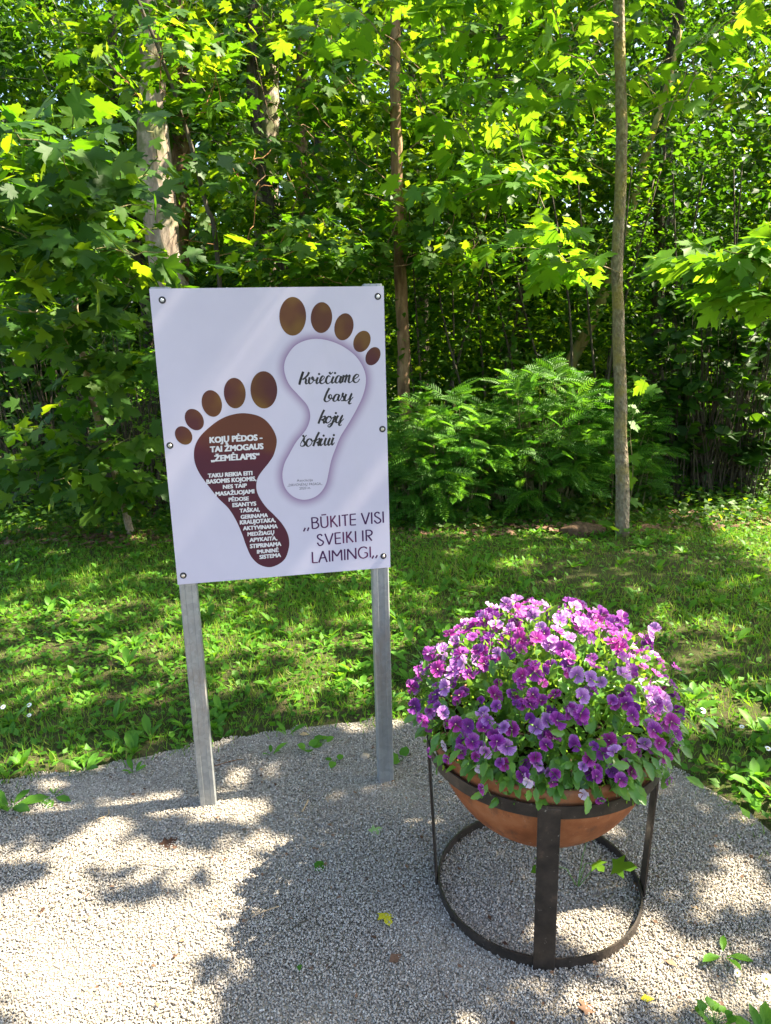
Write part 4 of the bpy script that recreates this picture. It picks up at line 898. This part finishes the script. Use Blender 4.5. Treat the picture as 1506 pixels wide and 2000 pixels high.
# ================================================================== SMALL THINGS
def leaf_thing(name, label, x, y, size, mat, tm=MAPLE_M, rot=0, lift=.012, tilt=.25, cat='leaf'):
    p = gnd(x, y, lift); o = bulk(name, tm[0] - [0, .4, 0], tm[1], mat)
    R = frames(np.array([[math.cos(rot), math.sin(rot), 0.05]]), np.array([[rs.randn() * tilt, rs.randn() * tilt, 1]]), [size])[0]
    m = np.eye(4); m[:3, :3] = R; m[:3, 3] = p; o.matrix_basis = Matrix(m.tolist()); return tag(o, label, cat)
FL = [('yellow and green fallen leaf lying alone on the shaded gravel', 755, 1792, .052, 'yellow_leaf', MAPLE_M, -1.2), ('pale grey-green fallen leaf upside down on gravel behind the left stand leg', 735, 1622, .046, 'pale_leaf', MAPLE_M, .6),
      ('small green fallen leaf on the gravel midway between sign and front edge', 624, 1692, .040, 'weed', ROUND, .2), ('tiny yellow-green leaf on the gravel nearest the bottom edge', 585, 1888, .026, 'weed', OVATE, -1.5),
      ('tan curled dead leaf where gravel meets lawn between the posts', 593, 1434, .045, 'tan_leaf', OVATE, .1), ('dark brown curled leaf on the gravel left of the front stand leg', 770, 1872, .045, 'brown_leaf', OVATE, .6),
      ('reddish brown dead leaf on gravel below the left post', 330, 1645, .055, 'brown_leaf', MAPLE_M, .9), ('pale brown dead leaf on gravel right of the stand', 1355, 1770, .045, 'tan_leaf', LANCE, -.3),
      ('brown dead leaf against the inside of the ground hoop', 1243, 1730, .035, 'brown_leaf', MAPLE_M, 2), ('brown curled leaf on gravel near the bottom right', 1310, 1880, .035, 'brown_leaf', OVATE, -.6),
      ('dry leaf fragments on gravel near the lower edge left of the daisies', 1145, 1965, .045, 'brown_leaf', MAPLE_M, 1.9), ('yellow fallen leaf scrap on sunlit gravel at bottom right', 1262, 1950, .035, 'yellow_leaf', OVATE, 0)]
for lb, x, y, s, m_, tm_, rot in FL: leaf_thing('fallen_leaf', lb, x, y, s, MAT[m_], tm_, rot)
# scattered crumbs of dead leaves and twiglets: nobody could count them
n = 420; P = np.c_[rs.uniform(-1.8, 1.2, n), rs.uniform(1.35, 2.6, n)]; k = n
scatter('leaf_crumbs', OVATE, np.c_[P, .013 + .004 * rs.rand(k)], frames(np.c_[rs.randn(k, 2), rs.randn(k) * .1], np.c_[rs.randn(k, 2) * .3, np.ones(k)], .008 + .014 * rs.rand(k) ** 2), MAT['brown_leaf'])
def blob(name, label, cat, p, r, mat, seed=0, n=10):
    V = []; Fs = []
    for i in range(n + 1):
        th = math.pi * i / n
        for j in range(2 * n):
            ph = math.pi * j / n; d = 1 + .10 * math.sin(3 * ph + seed) * math.sin(2 * th) + .07 * math.sin(5 * th + 2 * ph + seed)
            V.append((r[0] * d * math.sin(th) * math.cos(ph), r[1] * d * math.sin(th) * math.sin(ph), r[2] * d * math.cos(th)))
    for i in range(n):
        for j in range(2 * n): Fs.append((i * 2 * n + j, i * 2 * n + (j + 1) % (2 * n), (i + 1) * 2 * n + (j + 1) % (2 * n), (i + 1) * 2 * n + j)[::-1])
    return tag(MB().add(V, Fs).build(name, mat, loc=p, smooth=True), label, cat)
blob('stone', 'tan rounded stone on the gravel just left of the right post', 'stone', gnd(712, 1477, .012), (.019, .014, .012), MAT['stone'], 1)
p = gnd(1136, 1038, .015); blob('old_log', 'brown rotten log half hidden in weeds left of the grey maple foot', 'log', p, (.19, .10, .075), MAT['log'], 2, 14)
def twig(label, x0_, y0_, x1_, y1_, mat, r=.0022):
    a, b_ = gnd(x0_, y0_, .013), gnd(x1_, y1_, .015); m_ = (a + b_) / 2 + rs.randn(3) * [.012, .012, .002]
    o = MB().tube(catmull([a - a, m_ - a, b_ - a], 4), r, 5).build('twig', mat, loc=a, smooth=True); tag(o, label, 'twig')
twig('reddish twig on gravel just right of the left post', 415, 1497, 475, 1483, MAT['twig_red'], .0016)
twig('pale dry stalk lying on gravel left of the left post', 190, 1600, 212, 1580, MAT['tan_leaf'], .0018)
twig('curved pale stalk on shaded gravel between the two posts', 590, 1585, 602, 1562, MAT['tan_leaf'], .0028)
twig('pale stalk on shaded gravel in the lower middle', 492, 1792, 545, 1770, MAT['tan_leaf'], .002)
twig('dark little twig on the shaded gravel, lower middle', 570, 1815, 603, 1797, MAT['bark_dark'], .0016)

def daisy(label, x, y, s=.011, z=.04):
    p = gnd(x, y, z); base = np.array([p[0], p[1], 0]); root = thing('daisy', label, 'flower', base, 'white daisies in the grass')
    MB().tube([(0, 0, 0), (.004, 0, z * .5), (0, 0, z)], .0009, 5).build('stem', MAT['stemg'], root)
    nrm_ = unit(np.array([0, -.55, 1.0]) + rs.randn(3) * .15); X = unit(np.cross([0, 1, 0], nrm_)); Y = np.cross(nrm_, X); c = np.array([0, 0, z])
    mb = MB()
    for i in range(13):
        a = 2 * math.pi * i / 13; d = X * math.cos(a) + Y * math.sin(a); e = -X * math.sin(a) + Y * math.cos(a)
        mb.add([c + d * s * .2, c + d * s * .7 + e * s * .2 + nrm_ * .001, c + d * s * 1.05, c + d * s * .7 - e * s * .2 + nrm_ * .001], [(0, 1, 2, 3)])
    mb.build('petals', MAT['daisy_petal'], root)
    MB().add([c + nrm_ * .0015 + (X * math.cos(t) + Y * math.sin(t)) * s * .32 for t in np.linspace(0, 6.283, 10, endpoint=False)] + [c + nrm_ * .004], [(i, (i + 1) % 10, 10) for i in range(10)]).build('flower_centre', MAT['daisy_eye'], root)
for lb, x, y, s in (('upper daisy of the pair in the grass at the left edge', 57, 1377, .012), ('lower daisy of the pair in the grass at the left edge', 57, 1397, .010), ('daisy cut by the left edge of the picture', 6, 1381, .012),
                    ('daisy closest to the flowering bowl on its right', 1373, 1388, .014), ('daisy in sunny grass right of the bowl, lower left of two', 1398, 1417, .010), ('daisy in sunny grass right of the bowl, further right', 1449, 1419, .010),
                    ('daisy at the right edge beside the bare soil', 1500, 1462, .012), ('big white daisy at the lower right edge over gravel', 1497, 1912, .013), ('small daisy beside the lower right gravel edge', 1440, 1900, .009), ('tiny daisy left of the sunlit grass, near the bowl', 823, 1293, .008)):
    daisy(lb, x, y, s)
def weed(name, label, x, y, n, size, el, mat='weed', tm=TMR, cat='weed', stalk=0.0):
    p = gnd(x, y); root = thing(name, label, cat, p); me = leaf_mesh('leaf', tm, MAT[mat]); a0 = rs.rand() * 6.28; k = n
    a = a0 + np.arange(k) * 2.4; D = np.c_[np.cos(a), np.sin(a), el + .3 * rs.randn(k)]
    P = np.tile(p, (k, 1)) + np.c_[np.cos(a) * .006, np.sin(a) * .006, np.full(k, .008)]
    if stalk:
        P = P + np.c_[np.cos(a) * stalk * .6, np.sin(a) * stalk * .6, stalk * (.6 + .5 * rs.rand(k))]
        mb = MB()
        for q_ in P: mb.tube([(0, 0, 0), (q_ - p) * [.4, .4, .7], q_ - p], [.0018, .0014, .001], 4, cap=False)
        mb.build('stems', MAT['stemg'], root)
    place('leaf', me, P, frames(D, np.c_[-np.cos(a) * .4, -np.sin(a) * .4 - .3, np.ones(k)] + rs.randn(k, 3) * .15, size * (.7 + .5 * rs.rand(k))), root, p)
weed('dandelion_plant', 'yellow-green dandelion rosette on gravel at the left edge', 22, 1580, 9, .10, .5)
weed('dandelion_plant', 'flat toothed weed beside the rosette at the left edge', 105, 1560, 6, .075, .25)
weed('plantain_plant', 'bright leafy weed growing on the gravel edge left of the left post', 165, 1508, 7, .075, 1.0)
weed('plantain_plant', 'small bright weed on the sunlit gravel nearest to the left post', 262, 1512, 5, .055, 1.1)
weed('plantain_plant', 'upright light green leaves on the gravel edge between the posts', 530, 1478, 4, .06, 1.4)
weed('seedling', 'round-leaved seedling on the gravel between the posts, left one', 603, 1468, 3, .045, .4, tm=ROUND, stalk=.012)
weed('seedling', 'round-leaved seedling on the gravel between the posts, middle one', 632, 1455, 4, .038, .4, tm=ROUND, stalk=.012)
weed('seedling', 'round-leaved seedling on the gravel between the posts, front right one', 654, 1493, 3, .036, .5, tm=ROUND, stalk=.012)
weed('seedling', 'dark round leaf at the foot of the right post', 785, 1488, 2, .06, .3, tm=ROUND, stalk=.01)
weed('plantain_plant', 'tall pointed light green leaf standing on the gravel edge, centre left', 562, 1440, 3, .075, 1.6)
weed('maple_seedling', 'bright green seedling growing inside the stand under the bowl', 1128, 1735, 4, .06, .2, 'maple_bright', MAPLE_M, stalk=.15, cat='seedling')
weed('dandelion_plant', 'wilting dandelion sprig on gravel right of the stand', 1412, 1872, 4, .06, .6)
weed('dandelion_plant', 'leafy dandelion in the bottom right corner', 1492, 2040, 9, .07, 1.0)
weed('clover_patch', 'clover with rounded leaves at the bottom edge, right', 1395, 2010, 16, .024, .6, tm=ROUND, stalk=.03)
weed('plantain_plant', 'leafy weed in the bright grass at the right edge', 1350, 1370, 8, .09, 1.3)
weed('nettle_plant', 'pointed-leaved weed standing behind the left side of the flowers', 835, 1330, 7, .085, .4, tm=OVATE, stalk=.16)
weed('maple_seedling', 'yellow-green maple shoot at the foot of the slim grey maple', 1205, 1050, 6, .10, .3, 'maple_bright', MAPLE_M, stalk=.08, cat='seedling')
def sprig(label, pts, Y, size, n):
    c = A(*pts[0], Y); root = thing('maple_shoot', label, 'seedling', c); path = catmull([A(x, y, Y) - c for x, y in pts], 5)
    MB().tube(path, np.linspace(.004, .0015, len(path)), 5).build('stem', MAT['twig_green'], root)
    idx = np.linspace(3, len(path) - 1, n).astype(int); P = path[idx] + c; a = np.arange(n) * 2.4
    place('leaf', leaf_mesh('leaf', MAPLE, MAT['maple_bright']), P, frames(np.c_[np.cos(a), np.sin(a) * .5 - .2, -.2 + .3 * rs.randn(n)], np.c_[rs.randn(n, 2) * .2 - [0, .7], np.ones(n)], size * (.75 + .4 * rs.rand(n))), root, c)
sprig('yellow-green maple shoot right of the slim grey trunk at mid height', [(1222, 1035), (1236, 930), (1232, 830), (1262, 760), (1250, 735)], 5.85, .14, 8)
